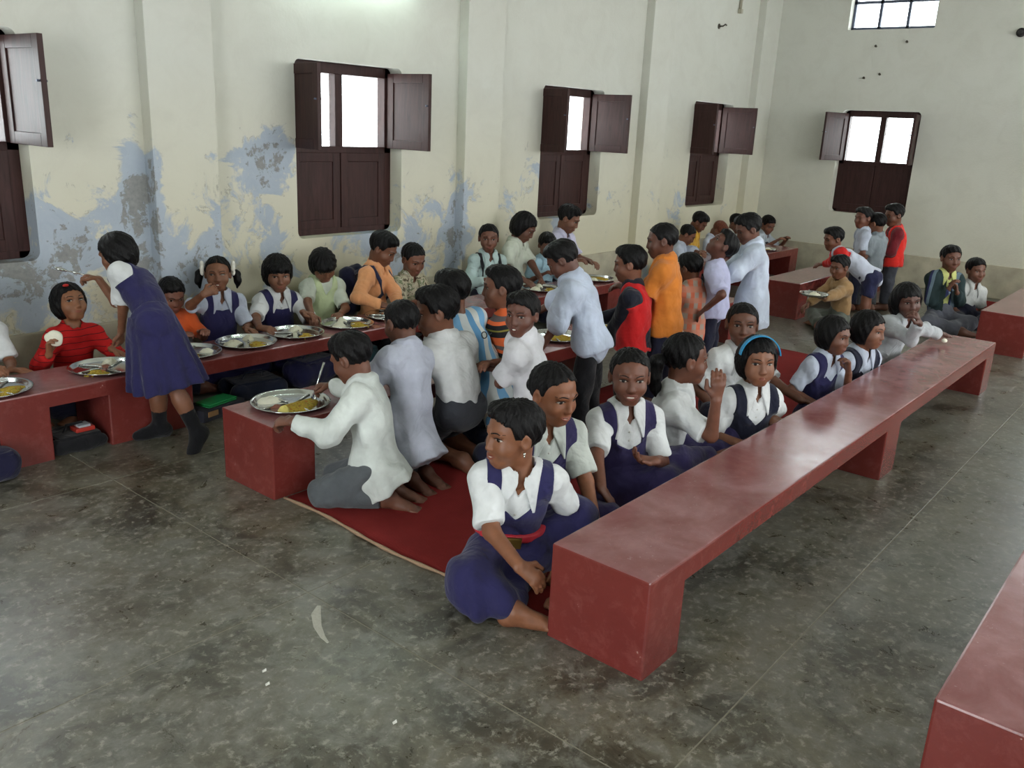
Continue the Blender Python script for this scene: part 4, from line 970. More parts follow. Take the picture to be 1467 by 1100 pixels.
PEOPLE['o'] = person('boy in an orange and black striped shirt looking left', h, PV(h, 100, .12, .03, .30), 100, (132, 4, 0), 1.02, 'kneelup',
    aL=dict(to=(3.082, 2.620, 0.478), pole=(-.4, -.4, -.5)), aR=dict(to=rel(h, 100, .2, .14, .5), show=False), hair='short', skin=(112, 72, 54), top=dict(mat=banded('orange_black_stripes', [(0, (196, 92, 50)), (.30, (30, 28, 30)), (.52, (120, 112, 50)), (.58, (28, 28, 30)), (.74, (196, 92, 50)), (.86, (84, 76, 76))], .135), collar=False, out=.06), bot=dict(mat=DNAVY), lod=1, group=G2)
h = (3.039, 2.420, 0.759); pvt = PV(h, 112, .05, .06, .20)
PEOPLE['p'] = person('boy in a white shirt turning back towards the camera with his mouth open', h, pvt, 112, (192, 4, 0), .95, 'kneel',
    aL=dict(to=(3.095, 2.560, 0.471), pole=(-.6, -.4, -.2)), aR=dict(to=rel(h, 112, .2, .12, .45), show=False), hair='short', skin=(96, 60, 48), top=dict(mat=fabric((196, 196, 200)), out=.08, loose=.012, wr=.005), bot=dict(mat=DNAVY), lod=0, mouth='open', group=G2)

# --- boys standing between the benches
h = (3.600, 2.620, 0.934); pvt = PV(h, 112, .17, .05, .50)
PEOPLE['q'] = person('standing boy in a blue-white shirt and black trousers bending over a plate', h, pvt, 112, (120, 38, 0), .92, 'stand',
    aL=dict(to=rel(h, 112, .06, -.13, .47), pole=(-.2, -.9, -.1), curl=.3), aR=dict(to=rel(h, 112, .25, .1, .55), show=False), hair='short', skin=(92, 58, 46), top=dict(mat=fabric((180, 190, 208)), sleeve='half', loose=.01, wr=.004, out=.02), bot=dict(mat=BLK), lod=1, facevis=True, group=G2)
h = (4.219, 2.600, 0.860); pvt = PV(h, 112, .05, .0, .46)
PEOPLE['r'] = person('boy in a red sleeveless top over black long sleeves, seen from behind', h, pvt, 112, (118, 10, 0), .97, 'stand',
    aL=dict(to=(4.221, 2.720, 0.397), pole=(-.3, -.9, -.3), show=True), aR=dict(to=rel(h, 112, .2, .08, .5), show=False), hair='short', skin=(118, 76, 58), top=dict(mat=fabric((24, 26, 38)), sleeve='long', out=.08), vest=dict(mat=fabric((186, 28, 30)), out=.1), bot=dict(mat=BLK), lod=1, group=G2)
h = (4.380, 2.500, 0.991); pvt = PV(h, 112, .05, .03, .50)
PEOPLE['s'] = person('boy in an orange short-sleeved shirt and navy trousers with a white cord', h, pvt, 112, (126, 10, 0), .94, 'stand',
    aL=dict(to=rel(h, 112, .18, -.02, .70), pole=(-.2, -.9, -.4)), aR=dict(to=rel(h, 112, .2, .06, .7), show=False), hair='crop', skin=(92, 56, 42), top=dict(mat=fabric((196, 116, 44)), out=.05, loose=.012, wr=.0045), bot=dict(mat=DNAVY), lod=1, group=G2)
h = (5.165, 2.720, 0.732)
PEOPLE['t'] = person('small child in an orange and grey checked shirt beside the orange-shirted boy', h, PV(h, 85, .05, .0, .38), 85, (85, 15, 0), .92, 'stand',
    aL=dict(to=rel(h, 85, .2, -.05, .5), show=False), aR=dict(to=rel(h, 85, .2, .06, .5), show=False), hair='short', skin=BRN[1], top=dict(mat=plaid('orange_grey_check', (206, 112, 84), (164, 150, 138), (196, 130, 108), .06, .07), out=.14, loose=.01), bot=dict(mat=GREY), lod=1, facevis=False, group=G2)
h = (5.258, 2.550, 0.893)
PEOPLE['u'] = person('boy in a lilac-white shirt with his head thrown back', h, PV(h, 112, -.02, .02, .48), 112, (132, -38, 0), .93, 'stand',
    aL=dict(to=rel(h, 112, .05, -.175, .50), pole=(-.3, -.9, -.1), curl=.3), aR=dict(to=rel(h, 112, .1, .14, .5)), hair='short', skin=(96, 60, 48), top=dict(mat=fabric((182, 184, 214)), out=.06, collar=False, loose=.008), bot=dict(mat=DNAVY), lod=1, group=G2)
h = (5.509, 2.500, 0.992)
PEOPLE['v'] = person('tall boy in a long loose white shirt with his head bowed', h, PV(h, 125, .09, .03, .52), 125, (138, 26, 0), .94, 'stand',
    aL=dict(to=rel(h, 125, .20, -.13, .62), pole=(-.5, -.7, -.3)), aR=dict(to=rel(h, 125, .2, .05, .6), show=False), hair='short', skin=(100, 64, 50), top=dict(mat=fabric((192, 202, 218)), sleeve='long', out=.20, loose=.014, wr=.004), bot=dict(mat=DNAVY), lod=1, group=G2)

# --- children behind the wall bench
h = (1.532, 4.580, 0.652)
PEOPLE['w1'] = person('child in a white shirt cut off by the left edge, hand resting on the bench', h, PV(h, 280, .05, 0, .10), 280, (285, 10, 0), .95, 'cross', aL=dict(to=(1.589, 4.400, 0.339), dir=(.9, -.25, -.1), curl=.2), aR=dict(to=rel(h, 280, .2, .1, .37)), hair='short', skin=BRN[3], top=dict(mat=WHT), bot=dict(mat=NAVY), lod=1, group=G1)
h = (1.965, 4.560, 0.599)
PEOPLE['w2'] = person('small girl in a striped red jumper with a red hair clip, holding a rice cake', h, PV(h, 272, .02, .0, .09), 272, (272, -14, 0), .95, 'cross',
    aR=dict(to=(1.754, 4.360, 0.395), dir=(.05, -.15, 1), palm=(.5, -.6, 0), curl=.6, pole=(-.5, .2, -.8)), aL=dict(to=(2.067, 4.360, 0.371), dir=(.6, -.5, -.4), pole=(.5, .3, -.5)), hair='bob', skin=(132, 88, 62), clip=(.03, .06, .09), top=dict(mat=banded('red_jumper', [(0, (172, 26, 26)), (.72, (84, 20, 22)), (.84, (172, 26, 26))], .034), sleeve='long', collar=False, crew=.022, name='jumper'), bot=dict(mat=DNAVY), lod=0, gaze=.4, group=G1)
h = (1.998, 4.080, 0.910); pvt = (2.016, 3.800, 0.620)
PEOPLE['w3'] = person('girl in navy pinafore and black socks leaning over the bench with a spoon', h, pvt, 118, (128, 22, 0), .90,
    legs={'L': ((2.049, 3.740, 0.333), (2.120, 3.660, 0.074), (-.70, -.35, -.62)), 'R': ((2.059, 3.900, 0.277), (2.070, 3.930, 0.052), (-.95, .3, -.03))},
    aL=dict(to=(1.984, 4.080, 0.462), dir=(0, .25, -1), palm=(-.4, .8, 0), curl=.5, pole=(.2, -.6, -.3)), aR=dict(to=(1.984, 4.260, 0.764), dir=(-.6, .6, .15), palm=(0, -.3, -.9), curl=.8, pole=(-.2, .3, -.9)),
    hair='bob', skin=(122, 80, 58), top=dict(mat=WHT, loose=.006), pin=dict(mat=NAVY, stand=True, len=.33, flare=.205, dn=(.12, -.12, -.98), neck=.1), socks=fabric((15, 15, 19)), bare=False, lod=0, facevis=False, group=G1)
h = (2.553, 4.600, 0.564)
PEOPLE['w4'] = person('small child in an orange top half hidden behind the leaning girl', h, PV(h, 268, .02, 0, .09), 268, (262, 25, 0), .9, 'cross', hair='short', skin=(112, 70, 54), top=dict(mat=fabric((196, 84, 36)), collar=False), bot=dict(mat=DNAVY), aL=dict(to=rel(h, 268, .2, -.08, .37)), aR=dict(to=rel(h, 268, .2, .08, .37), show=False), lod=1, group=G1)
h = (2.829, 4.560, 0.663)
PEOPLE['w5'] = person('girl with pigtails and white ribbons putting food in her mouth', h, PV(h, 255, .02, 0, .10), 255, (235, 0, 0), .95, 'cross',
    aR=dict(to=(2.623, 4.380, 0.594), dir=(.75, -.1, .2), palm=(-.3, .6, -.3), curl=.5, pole=(-.8, -.2, -.1)), aL=dict(to=(2.870, 4.360, 0.364), dir=(.2, -.8, -.1)), hair='pigtails', skin=(124, 82, 60), top=dict(mat=WHTB), pin=dict(mat=NAVY, neck=.085, slope=6, half=.048), lod=0, mouth='open', gaze=.6, group=G1)
h = (3.249, 4.560, 0.627)
PEOPLE['w6'] = person('girl in navy pinafore with a bowl cut and fringe, looking down at her plate', h, PV(h, 262, .03, 0, .10), 262, (246, 14, 0), 1.06, 'cross',
    aL=dict(to=(3.283, 4.360, 0.406), dir=(.3, -.8, -.1), pole=(.6, .2, -.5)), aR=dict(to=(2.952, 4.340, 0.356), dir=(.3, -.7, 0), pole=(-.6, .3, -.5)), hair='bangs', skin=(120, 80, 60), top=dict(mat=WHT), pin=dict(mat=NAVY, neck=.085, slope=6, half=.048), lod=0, gaze=.3, group=G1)
h = (3.589, 4.540, 0.647)
PEOPLE['w7'] = person('child in a pale green and white shirt with head bowed over a plate', h, PV(h, 260, .06, 0, .10), 260, (250, 42, 10), 1.0, 'cross',
    aL=dict(to=(3.581, 4.360, 0.353), pole=(.7, .2, -.4)), aR=dict(to=(3.336, 4.340, 0.367), pole=(-.6, .3, -.5)), hair='bangs', skin=(116, 76, 56), top=dict(mat=fabric((192, 200, 186)), collar=False), vest=dict(mat=fabric((188, 202, 160))), bot=dict(mat=fabric((60, 120, 60))), lod=0, group=G1)
h = (4.049, 4.470, 0.730)
PEOPLE['w8'] = person('boy in an orange long-sleeved shirt wearing a navy backpack', h, PV(h, 292, .06, .0, .24), 292, (296, 32, 0), 1.08, 'squat',
    aR=dict(to=(3.890, 4.300, 0.384), pole=(-.6, -.2, -.5), curl=.6), aL=dict(to=(4.025, 4.280, 0.375), pole=(.6, .3, -.4)), hair='short', skin=(104, 66, 48), top=dict(mat=fabric((210, 148, 102)), sleeve='long', out=.05), bot=dict(mat=DNAVY), lod=1, group=G1)
h = (4.384, 4.520, 0.623)
PEOPLE['w9'] = person('boy in a camouflage-pattern shirt looking down beside the orange-shirted boy', h, PV(h, 268, .04, 0, .16), 268, (262, 24, 0), 1.06, 'kneel', hair='crop', skin=(112, 72, 54), top=dict(mat=blotched('camouflage', [(0, (92, 84, 68)), (.42, (170, 162, 140)), (.55, (112, 120, 92)), (.64, (190, 186, 170))], 22)), bot=dict(mat=GREY), lod=1, group=G1, aR=dict(to=rel(h, 268, .18, .06, .37)), aL=dict(to=rel(h, 268, .18, -.1, .37)))
h = (5.181, 4.500, 0.723)
PEOPLE['w10'] = person('boy in a pale teal shirt with a black shoulder bag, facing the camera', h, PV(h, 248, .02, 0, .27), 248, (226, 6, 0), 1.02, 'squat', hair='crop', skin=(104, 66, 50), top=dict(mat=fabric((164, 184, 182)), sleeve='long', out=.06), bot=dict(mat=DNAVY), lod=1, group=G1, aR=dict(to=rel(h, 248, .14, .08, .42), curl=.4), aL=dict(to=rel(h, 248, .16, -.1, .42)))
h = (5.621, 4.500, 0.785)
PEOPLE['w11'] = person('child in a pale grey-green shirt with shaggy hair bending over a steel plate', h, PV(h, 285, .08, 0, .30), 285, (292, 34, 0), 1.1, 'squat', hair='bob', skin=(96, 62, 48), top=dict(mat=fabric((184, 190, 176)), out=.06), bot=dict(mat=DNAVY), lod=1, group=G1, aR=dict(to=(5.414, 4.300, 0.391), pole=(-.5, -.2, -.5)), aL=dict(to=(5.636, 4.300, 0.368), pole=(.7, .2, -.3)))
h = (5.842, 4.420, 0.630)
PEOPLE['w12'] = person('child in light blue hidden behind the bending boy at the wall bench', h, PV(h, 250, .03, 0, .20), 250, (240, 25, 0), .95, 'kneel', hair='short', skin=BRN[2], top=dict(mat=fabric((150, 182, 196))), bot=dict(mat=DNAVY), lod=2, group=G1, aR=dict(to=rel(h, 250, .1, .1, .4)), aL=dict(to=rel(h, 250, .1, -.1, .4)))
h = (6.349, 4.580, 0.809)
PEOPLE['w13'] = person('tall boy in a lilac-white shirt standing below the middle window, looking down', h, PV(h, 275, .05, 0, .36), 275, (290, 26, 0), 1.12, 'squat', hair='short', skin=(112, 74, 56), top=dict(mat=fabric((188, 186, 208)), out=.05), bot=dict(mat=DNAVY), lod=1, group=G1, aR=dict(to=rel(h, 275, .14, .1, .46)), aL=dict(to=rel(h, 275, .2, -.1, .44)))

# --- children near the back corner
h = (8.382, 4.480, 0.550)
PEOPLE['x1'] = person('boy in a pale shirt reaching along the far wall bench, head bowed', h, PV(h, 285, .05, 0, .18), 285, (292, 34, 0), .98, 'kneel', hair='crop', skin=(116, 74, 56), top=dict(mat=WHTB, sleeve='half'), bot=dict(mat=DNAVY), lod=2, group=G4, aL=dict(to=(8.279, 4.200, 0.386), pole=(.6, .2, -.2)), aR=dict(to=rel(h, 285, .15, .1, .36)))
h = (8.657, 4.500, 0.666)
PEOPLE['x2'] = person('black-haired child peering over the boy reaching along the far wall bench', h, PV(h, 280, .05, 0, .26), 280, (285, 40, 0), 1.0, 'squat', hair='short', skin=BRN[2], top=dict(mat=fabric((206, 160, 60)), out=.04), bot=dict(mat=DNAVY), lod=2, group=G4)
h = (9.106, 4.480, 0.552)
PEOPLE['x3'] = person('child with reddish hennaed hair bending at the far wall bench', h, PV(h, 275, .06, 0, .2), 275, (275, 55, 0), .95, 'kneel', hair='short', hairmat=hair_mat((96, 52, 36)), skin=BRN[1], top=dict(mat=WHTB), bot=dict(mat=DNAVY), lod=2, group=G4)
h = (9.681, 4.550, 0.591)
PEOPLE['x4'] = person('dark-haired child half hidden behind the tall boy in the long white shirt', h, PV(h, 270, .04, 0, .22), 270, (262, 30, 0), 1.0, 'kneel', hair='short', skin=BRN[2], top=dict(mat=WHTG), bot=dict(mat=DNAVY), lod=2, group=G4)
h = (10.422, 4.480, 0.542)
PEOPLE['x5'] = person('child in a pale shirt eating at the corner end of the wall bench', h, PV(h, 262, .04, 0, .2), 262, (244, 28, 0), 1.05, 'kneel', hair='short', skin=(112, 70, 52), top=dict(mat=fabric((186, 196, 206))), bot=dict(mat=DNAVY), lod=2, group=G4, aL=dict(to=rel(h, 262, .2, -.12, .37)), aR=dict(to=rel(h, 262, .2, .1, .37)))
h = (7.453, 2.520, 0.559); pvt = PV(h, 140, .10, .06, .10)
PEOPLE['x6'] = person('boy in a tan jumper sitting cross-legged with a plate in his hands', h, pvt, 140, (158, 14, 0), .92, 'cross', hair='short', skin=(106, 66, 48), top=dict(mat=fabric((146, 116, 80)), sleeve='long', collar=False, name='jumper', loose=.006), bot=dict(mat=fabric((86, 90, 82))), lod=1, group=G4, aL=dict(to=(7.059, 2.520, 0.318), dir=(-.6, .3, .1), palm=(0, 0, 1), pole=(-.2, -.6, -.6)), aR=dict(to=rel(h, 140, .24, .06, .2)))
h = (7.887, 2.760, 0.738); pvt = (8.02, 2.42, .42)
PEOPLE['x7'] = person('boy in white over red sleeves stooping over the far bench', h, pvt, 118, (140, 16, 0), .96, 'stand', hair='short', skin=(110, 68, 50), top=dict(mat=fabric((196, 36, 34)), sleeve='long', collar=False), vest=dict(mat=fabric((192, 198, 214)), out=.02), bot=dict(mat=fabric((34, 36, 66)), short=True, name='shorts'), lod=1, group=G4, aL=dict(to=(8.141, 2.950, 0.418), dir=(-.5, .6, 0), pole=(-.3, -.4, -.6)), aR=dict(to=(8.781, 3.000, 0.442), show=False))
h = (8.646, 2.640, 0.846)
PEOPLE['x8'] = person('boy in a grey shirt with his back turned near the back window', h, PV(h, 75, .02, 0, .46), 75, (80, 12, 0), .90, 'stand', hair='short', skin=BRN[1], top=dict(mat=fabric((128, 136, 142)), out=.06), bot=dict(mat=GREY), lod=2, facevis=False, group=G4)
h = (8.581, 2.750, 0.891)
PEOPLE['x9'] = person('boy in a pale shirt in left profile against the dark back window shutters', h, PV(h, 120, .02, 0, .48), 120, (150, 8, 0), .92, 'stand', hair='short', skin=(108, 66, 50), top=dict(mat=WHTB, out=.06), bot=dict(mat=DNAVY), lod=2, group=G4)
h = (8.871, 2.560, 0.922)
PEOPLE['x10'] = person('boy in a bright red shirt with a maroon sleeve below the back window', h, PV(h, 120, .05, .0, .50), 120, (140, 16, 0), .98, 'stand', hair='short', skin=BRN[2], top=dict(mat=fabric((104, 26, 34)), sleeve='long', out=.06, collar=False), vest=dict(mat=fabric((214, 44, 36)), out=.07), bot=dict(mat=fabric((60, 62, 70))), lod=2, group=G4, aL=dict(to=rel(h, 120, .12, -.02, .6)))
h = (8.281, 1.860, 0.646)
PEOPLE['x11'] = person('boy in a dark green jacket holding his hands at his chest', h, PV(h, 225, .0, 0, .12), 225, (222, 4, 0), 1.03, 'cross', hair='short', skin=(100, 62, 46), top=dict(mat=fabric((186, 190, 120))), vest=dict(mat=banded('dark_check_jacket', [(0, (38, 52, 54)), (.45, (96, 112, 124)), (.62, (44, 48, 84)), (.74, (34, 46, 44))], .16, 1), sleeve='long', open=.022, name='jacket'), bot=dict(mat=fabric((92, 94, 104))), lod=1, group=G4, aR=dict(to=rel(h, 225, .12, .04, .40), dir=(.1, -.3, .9), curl=.6), aL=dict(to=rel(h, 225, .14, -.03, .37), dir=(0, .3, .9), curl=.6))
h = (8.655, 1.720, 0.526)
PEOPLE['x12'] = person('boy in a grey-white shirt seated behind the dark jacketed boy', h, PV(h, 232, .02, .03, .10), 232, (226, 6, 4), 1.0, 'cross', hair='short', skin=(106, 68, 52), top=dict(mat=fabric((176, 178, 176))), bot=dict(mat=DNAVY), lod=2, group=G4)
# ------------------------------------------------------------------ steel plates and food
STEEL = plain('polished_steel', (196, 198, 196), .16, metal=1.0, var=.04, scale=40)
RICE = plain('cooked_rice', (214, 212, 190), .6, var=.06, scale=160, bmp=.5); CURRY = blotched('vegetable_curry', [(0, (150, 122, 42)), (.42, (172, 146, 52)), (.56, (120, 116, 48)), (.63, (184, 96, 36)), (.7, (168, 150, 70))], 60)
CAKE = plain('rice_cake_white', (222, 220, 202), .7, var=.04, scale=50, bmp=.3); SWEET = plain('yellow_sweet', (214, 200, 112), .6, var=.06); PICKLE = plain('dark_pickle', (128, 78, 62), .45, var=.2)
PR = .17
def blob(name, c, rx, ry, hgt, mat, label, cat, group, seed, rot=0.0, amp=.12):
    """a low lumpy heap with its own ragged outline"""
    rs = np.random.RandomState(seed); ph = rs.rand(6) * 6.28; vs = []; n, m = 22, 6
    ca, sa = math.cos(rot), math.sin(rot)
    for j in range(m + 1):
        t = j / m
        for i in range(n):
            a = 2 * math.pi * i / n; w_ = 1 + amp * (math.sin(3 * a + ph[0]) + .6 * math.sin(5 * a + ph[1]) + .4 * math.sin(8 * a + ph[2])) * t
            x, y = rx * t * w_ * math.cos(a), ry * t * w_ * math.sin(a)
            z = hgt * (1 - t ** 2.4) * (1 + .18 * math.sin(4 * a + 6 * t + ph[3])) + (0 if j < m else 0)
            vs.append((c[0] + x * ca - y * sa, c[1] + x * sa + y * ca, c[2] + max(z, 0)))
    fs = [(j * n + i, (j + 1) * n + i, (j + 1) * n + (i + 1) % n, j * n + (i + 1) % n) for j in range(m) for i in range(n)]
    nb_ = len(vs); vs += [(v[0], v[1], c[2] - .0005) for v in vs[m * n:(m + 1) * n]]
    fs += [(m * n + i, nb_ + i, nb_ + (i + 1) % n, m * n + (i + 1) % n) for i in range(n)] + [tuple(nb_ + i for i in range(n - 1, -1, -1))]
    o = mesh_obj(name, vs, fs, mat, None, c, smooth=True); return tag(o, label, cat, group)
def plate(x, y, z, where, food, seed, rot=0.0, r=PR):
    root = empty('steel_plate', (x, y, z), 'round divided steel plate ' + where, 'plate', 'steel eating plates')
    prof = [(0, .003), (r * .80, .003), (r * .86, .006), (r * .93, .019), (r * .985, .021), (r, .0195), (r * .99, .018), (r * .94, .016), (r * .87, .002), (r * .8, 0.0), (0, 0.0)]
    MB().lathe(prof, (x, y, z), 40).build('dish', STEEL, root, smooth=True)
    for k, a in enumerate((.2, 1.75, 2.9, 4.5)):
        a += rot; pts = []
        for t in np.linspace(.12, .84, 7):
            b = a + .5 * math.sin(t * 2.2) - .25; pts.append((x + r * t * math.cos(b), y + r * t * math.sin(b), z + .0055 + .003 * math.sin(t * 3)))
        MB().tube(pts, [.003] + [.0052] * 5 + [.003], 6).build('divider', STEEL, root, smooth=True)
    seen = set()
    for kind, dx, dy, sx, sy in food:
        sz_ = 'second smaller mound of' if kind in seen else 'mound of'; seen.add(kind)
        c, s_ = math.cos(rot), math.sin(rot); fx, fy = x + dx * c - dy * s_, y + dx * s_ + dy * c; seed += 1
        if kind == 'rice': blob('rice_portion', (fx, fy, z + .0035), sx, sy, .026, RICE, sz_ + ' rice on the plate ' + where, 'rice', 'food on the plates', seed, rot)
        elif kind == 'curry':
            blob('curry_portion', (fx, fy, z + .0035), sx, sy, .013, CURRY, 'yellow curry on the plate ' + where, 'curry', 'food on the plates', seed, rot + .5, .16)
        elif kind == 'cake': blob('rice_cake', (fx, fy, z + .0035), sx, sy, .016, CAKE, 'flat white rice cake on the plate ' + where, 'rice cake', 'food on the plates', seed, rot, .05)
        elif kind == 'sweet': blob('yellow_sweet', (fx, fy, z + .0035), sx, sy, .022, SWEET, 'pale yellow sweet on the plate ' + where, 'sweet', 'food on the plates', seed, rot, .05)
        elif kind == 'pickle': blob('pickle', (fx, fy, z + .0035), sx, sy, .01, PICKLE, 'brown pickle on the plate ' + where, 'pickle', 'food on the plates', seed, rot, .1)
    return root
F1 = [('rice', .07, .05, .05, .04), ('curry', -.02, -.085, .075, .04)]; F2 = [('rice', -.06, .05, .055, .045), ('curry', -.01, -.075, .085, .045), ('rice', .085, .03, .035, .03)]
F3 = [('rice', .06, .07, .04, .035), ('curry', -.06, -.05, .06, .05), ('cake', .07, -.06, .04, .035)]
ZT = BH + .001
plate(1.40, 4.13, ZT, 'cut off at the left edge of the picture', [('rice', -.02, .08, .06, .04), ('curry', .04, -.06, .08, .05)], 1, .3)
plate(1.93, 4.16, ZT, 'that the leaning girl touches', [('curry', -.075, -.05, .06, .045), ('rice', .07, .07, .04, .03), ('pickle', .02, .03, .03, .02)], 5, .1)
plate(2.388, 4.165, ZT, 'half hidden behind the leaning girl', F3, 9, .4)
plate(2.735, 4.155, ZT, 'in front of the pigtailed girl', F2, 13, .5)
plate(3.08, 4.165, ZT, 'in front of the girl with a fringe', F1, 17, .35)
plate(3.47, 4.165, ZT, 'in front of the child in pale green', F2, 21, .9)
plate(3.84, 4.165, ZT, 'in front of the boy in camouflage', F1, 25, .2)
plate(2.26, 3.105, ZT, 'on the near end of the middle bench', [('cake', -.055, .095, .06, .05), ('curry', .02, -.055, .105, .065), ('pickle', -.075, .0, .028, .02), ('sweet', -.075, -.07, .028, .025)], 29, -.1, .178)
plate(5.47, 4.165, ZT, 'in front of the shaggy-haired child', F2, 33, .6)
plate(6.24, 4.165, ZT, 'at the far end of the long wall bench', [('curry', .03, -.04, .09, .07), ('rice', -.06, .07, .05, .04)], 37, 1.2)
plate(4.24, 3.095, ZT, 'beside the standing boy in black trousers', [('curry', .0, -.02, .10, .08), ('rice', -.07, .08, .04, .035)], 41, .8)
plate(4.80, 3.095, ZT, 'in front of the boy in red and black', F3, 45, .3)
plate(7.80, 4.165, ZT, 'in front of the boy reaching out', F1, 49, .7)
plate(8.75, 4.165, ZT, 'beside the tall bowed boy', F2, 53, .1)
plate(9.65, 4.165, ZT, 'at the corner end of the far wall bench', F3, 57, .5)
_q = PEOPLE['x6']; _h = _q['wri']['L'] + _q['hd']['L'][0] * .07
plate(float(_h[0]) - .03, float(_h[1]) + .02, float(_h[2]) + .012, 'held by the boy in the tan jumper', [('rice', .0, .0, .06, .05)], 61, .2, .12)

# ------------------------------------------------------------------ spoons and things in hands
def spoon(p0, p1, label, bowl_up=(0, 0, 1)):
    p0 = V(p0); p1 = V(p1); d = unit(p1 - p0); L = np.linalg.norm(p1 - p0); x, y, _ = rot_to(d, bowl_up)
    r = empty('spoon', tuple(p0), label, 'spoon', 'steel spoons')
    MB().tube([p0, p0 + d * L * .5 + y * .003, p0 + d * L * .76], [.0052, .0042, .0034], 8).build('handle', STEEL, r, smooth=True)
    MB().ellip(p1 - d * .027, (x, y, d), (.022, .008, .032), 12, 8).build('spoon_bowl', STEEL, r, smooth=True); return r
k = PEOPLE['k']; c_ = k['wri']['R'] + k['hd']['R'][0] * .062
spoon(c_ + V(.03, .00, .105), c_ + V(-.03, .015, -.085), 'steel spoon upright in the hand of the kneeling boy at the bench end')
k = PEOPLE['w3']; c_ = k['wri']['R'] + k['hd']['R'][0] * .062
spoon(c_ + V(.06, -.03, -.02), c_ + V(-.115, .06, .045), 'steel serving spoon held out by the girl leaning over the bench')
k = PEOPLE['w2']; c_ = k['wri']['R'] + k['hd']['R'][0] * .065
cv = Vol(); a1 = unit(V(-.62, -.78, .1))
cc = c_ + V(.02, -.012, .018); u1 = unit(np.cross(a1, (0, 0, 1))); cv.ell(cc, (u1, a1, np.cross(u1, a1)), (.040, .014, .036), k=.01)
for t in (.3, 1.6, 2.4, 4.1): cv.ell(cc + (u1 * math.cos(t) + V(0, 0, 1) * math.sin(t)) * .024, (u1, a1, np.cross(u1, a1)), (.019, .012, .017), k=.012)
v_, q_ = cv.mesh(.004); tag(mesh_obj('rice_cake', v_, q_, CAKE, None, c_, smooth=True), 'round white rice cake in the raised hand of the girl in red', 'rice cake')
tag(MB().ellip((6.083, 1.310, 0.364), np.eye(3), (.022, .018, .014), 12, 8).build('white_lump', CAKE, None, None, True), 'small white lump of food on the bench by the leaning long-haired girl', 'food')

# ------------------------------------------------------------------ school bags
def backpack(q, label, mat, w=.12, h=.30, d=.07, drop=.02):
    up, f, r_ = q['up'], q['f'], q['r']; c = q['nb'] - up * (h / 2 + drop) - f * (.105 + d)
    root = empty('school_bag', tuple(c), label, 'bag')
    Bv = Vol()
    for sx in (-1, 1): Bv.cap(c + r_ * sx * (w * .55) - up * h * .36, c + r_ * sx * w * .5 + up * h * .34, d * 1.05, d * .9, k=.06)
    Bv.post.append(wrinkle(.004, 5)); v, qq = Bv.mesh(.009); mesh_obj('bag_body', v, qq, mat, root, smooth=True)
    MB().frame_box(c - f * (d + .012) - up * h * .14, (r_, f, up), (w * .75, .018, h * .22), .012).build('pocket', mat, root, smooth=True)
    for sx in (-1, 1):
        s0 = q['sh']['R' if sx > 0 else 'L'] - r_ * sx * .025; pts = [c + r_ * sx * .06 + up * h * .36 + f * d * .5, s0 + up * .058 - f * .03, s0 + up * .06 + f * .03, s0 + f * .085 - up * .03, s0 + f * .1 - up * .12, s0 - up * .2 + f * .03 + r_ * sx * .02, c + r_ * sx * w * .6 - up * h * .3 + f * d * .6]
        MB().tube(pts, [.012, .014, .015, .014, .012, .010, .008], 8).build('strap', mat, root, smooth=True)
    return root
backpack(PEOPLE['w8'], 'navy backpack on the orange-shirted boy at the wall bench', fabric((30, 32, 58)))
backpack(PEOPLE['w10'], 'black bag on the back of the boy in the pale teal shirt', fabric((24, 25, 28)), .10, .26, .05, .05)
def satchel(c, sx, sy, sz, rot, mat, label, flap=None, seed=0):
    root = empty('school_bag', c, label, 'bag'); a = math.radians(rot); A = np.array([(math.cos(a), math.sin(a), 0), (-math.sin(a), math.cos(a), 0), (0, 0, 1)]); C0 = V(c)
    Bv = Vol(); rr = min(sz, sy) * .42
    for u in (-1, 1):
        for t in (-1, 1): Bv.cap(C0 + V(-sx / 2 + rr, u * (sy / 2 - rr), sz / 2 + t * (sz / 2 - rr)) @ A, C0 + V(sx / 2 - rr, u * (sy / 2 - rr), sz / 2 + t * (sz / 2 - rr)) @ A, rr, k=.05)
    Bv.post += [wrinkle(.006, seed + 60, 26), lambda P, D: np.maximum(D, .003 - P[:, 2])]; v, q = Bv.mesh(.010); mesh_obj('bag_body', v, q, mat, root, smooth=True)
    MB().frame_box(C0 + V(0, -sy * .05, sz + .002) @ A, A, (sx * .4, sy * .38, .008), .004).build('flap', flap or mat, root, smooth=True)
    MB().tube([C0 + V(-sx * .2, 0, sz) @ A, C0 + V(-sx * .15, -.02, sz + .05) @ A, C0 + V(sx * .15, -.02, sz + .05) @ A, C0 + V(sx * .2, 0, sz) @ A], .007, 8).build('handle', mat, root, smooth=True)
    return root
satchel((1.26, 3.91, .0), .26, .12, .12, 4, fabric((24, 23, 52)), 'dark purple-blue bag on the floor at the left edge beside the bench', None, 1)
satchel((1.715, 4.09, .0), .24, .2, .07, 0, BLK, 'black satchel under the wall bench below the girl in red', None, 2)
satchel((2.82, 4.24, .0), .34, .22, .09, -6, fabric((28, 34, 52)), 'dark blue bag under the wall bench beside the green folder', None, 3)
satchel((3.2, 4.19, .0), .32, .2, .16, 10, fabric((28, 28, 62)), 'navy bag under the wall bench behind the big plate', None, 4)
satchel((3.56, 4.2, .0), .30, .2, .17, -12, fabric((24, 56, 60)), 'dark teal bag under the wall bench', None, 5)
satchel((3.97, 4.2, .0), .30, .2, .18, 6, BLK, 'black bag under the wall bench near its middle leg', None, 6)
gf = empty('folder', (2.46, 4.04, .0), 'bright green plastic folder lying on a box under the wall bench', 'folder')
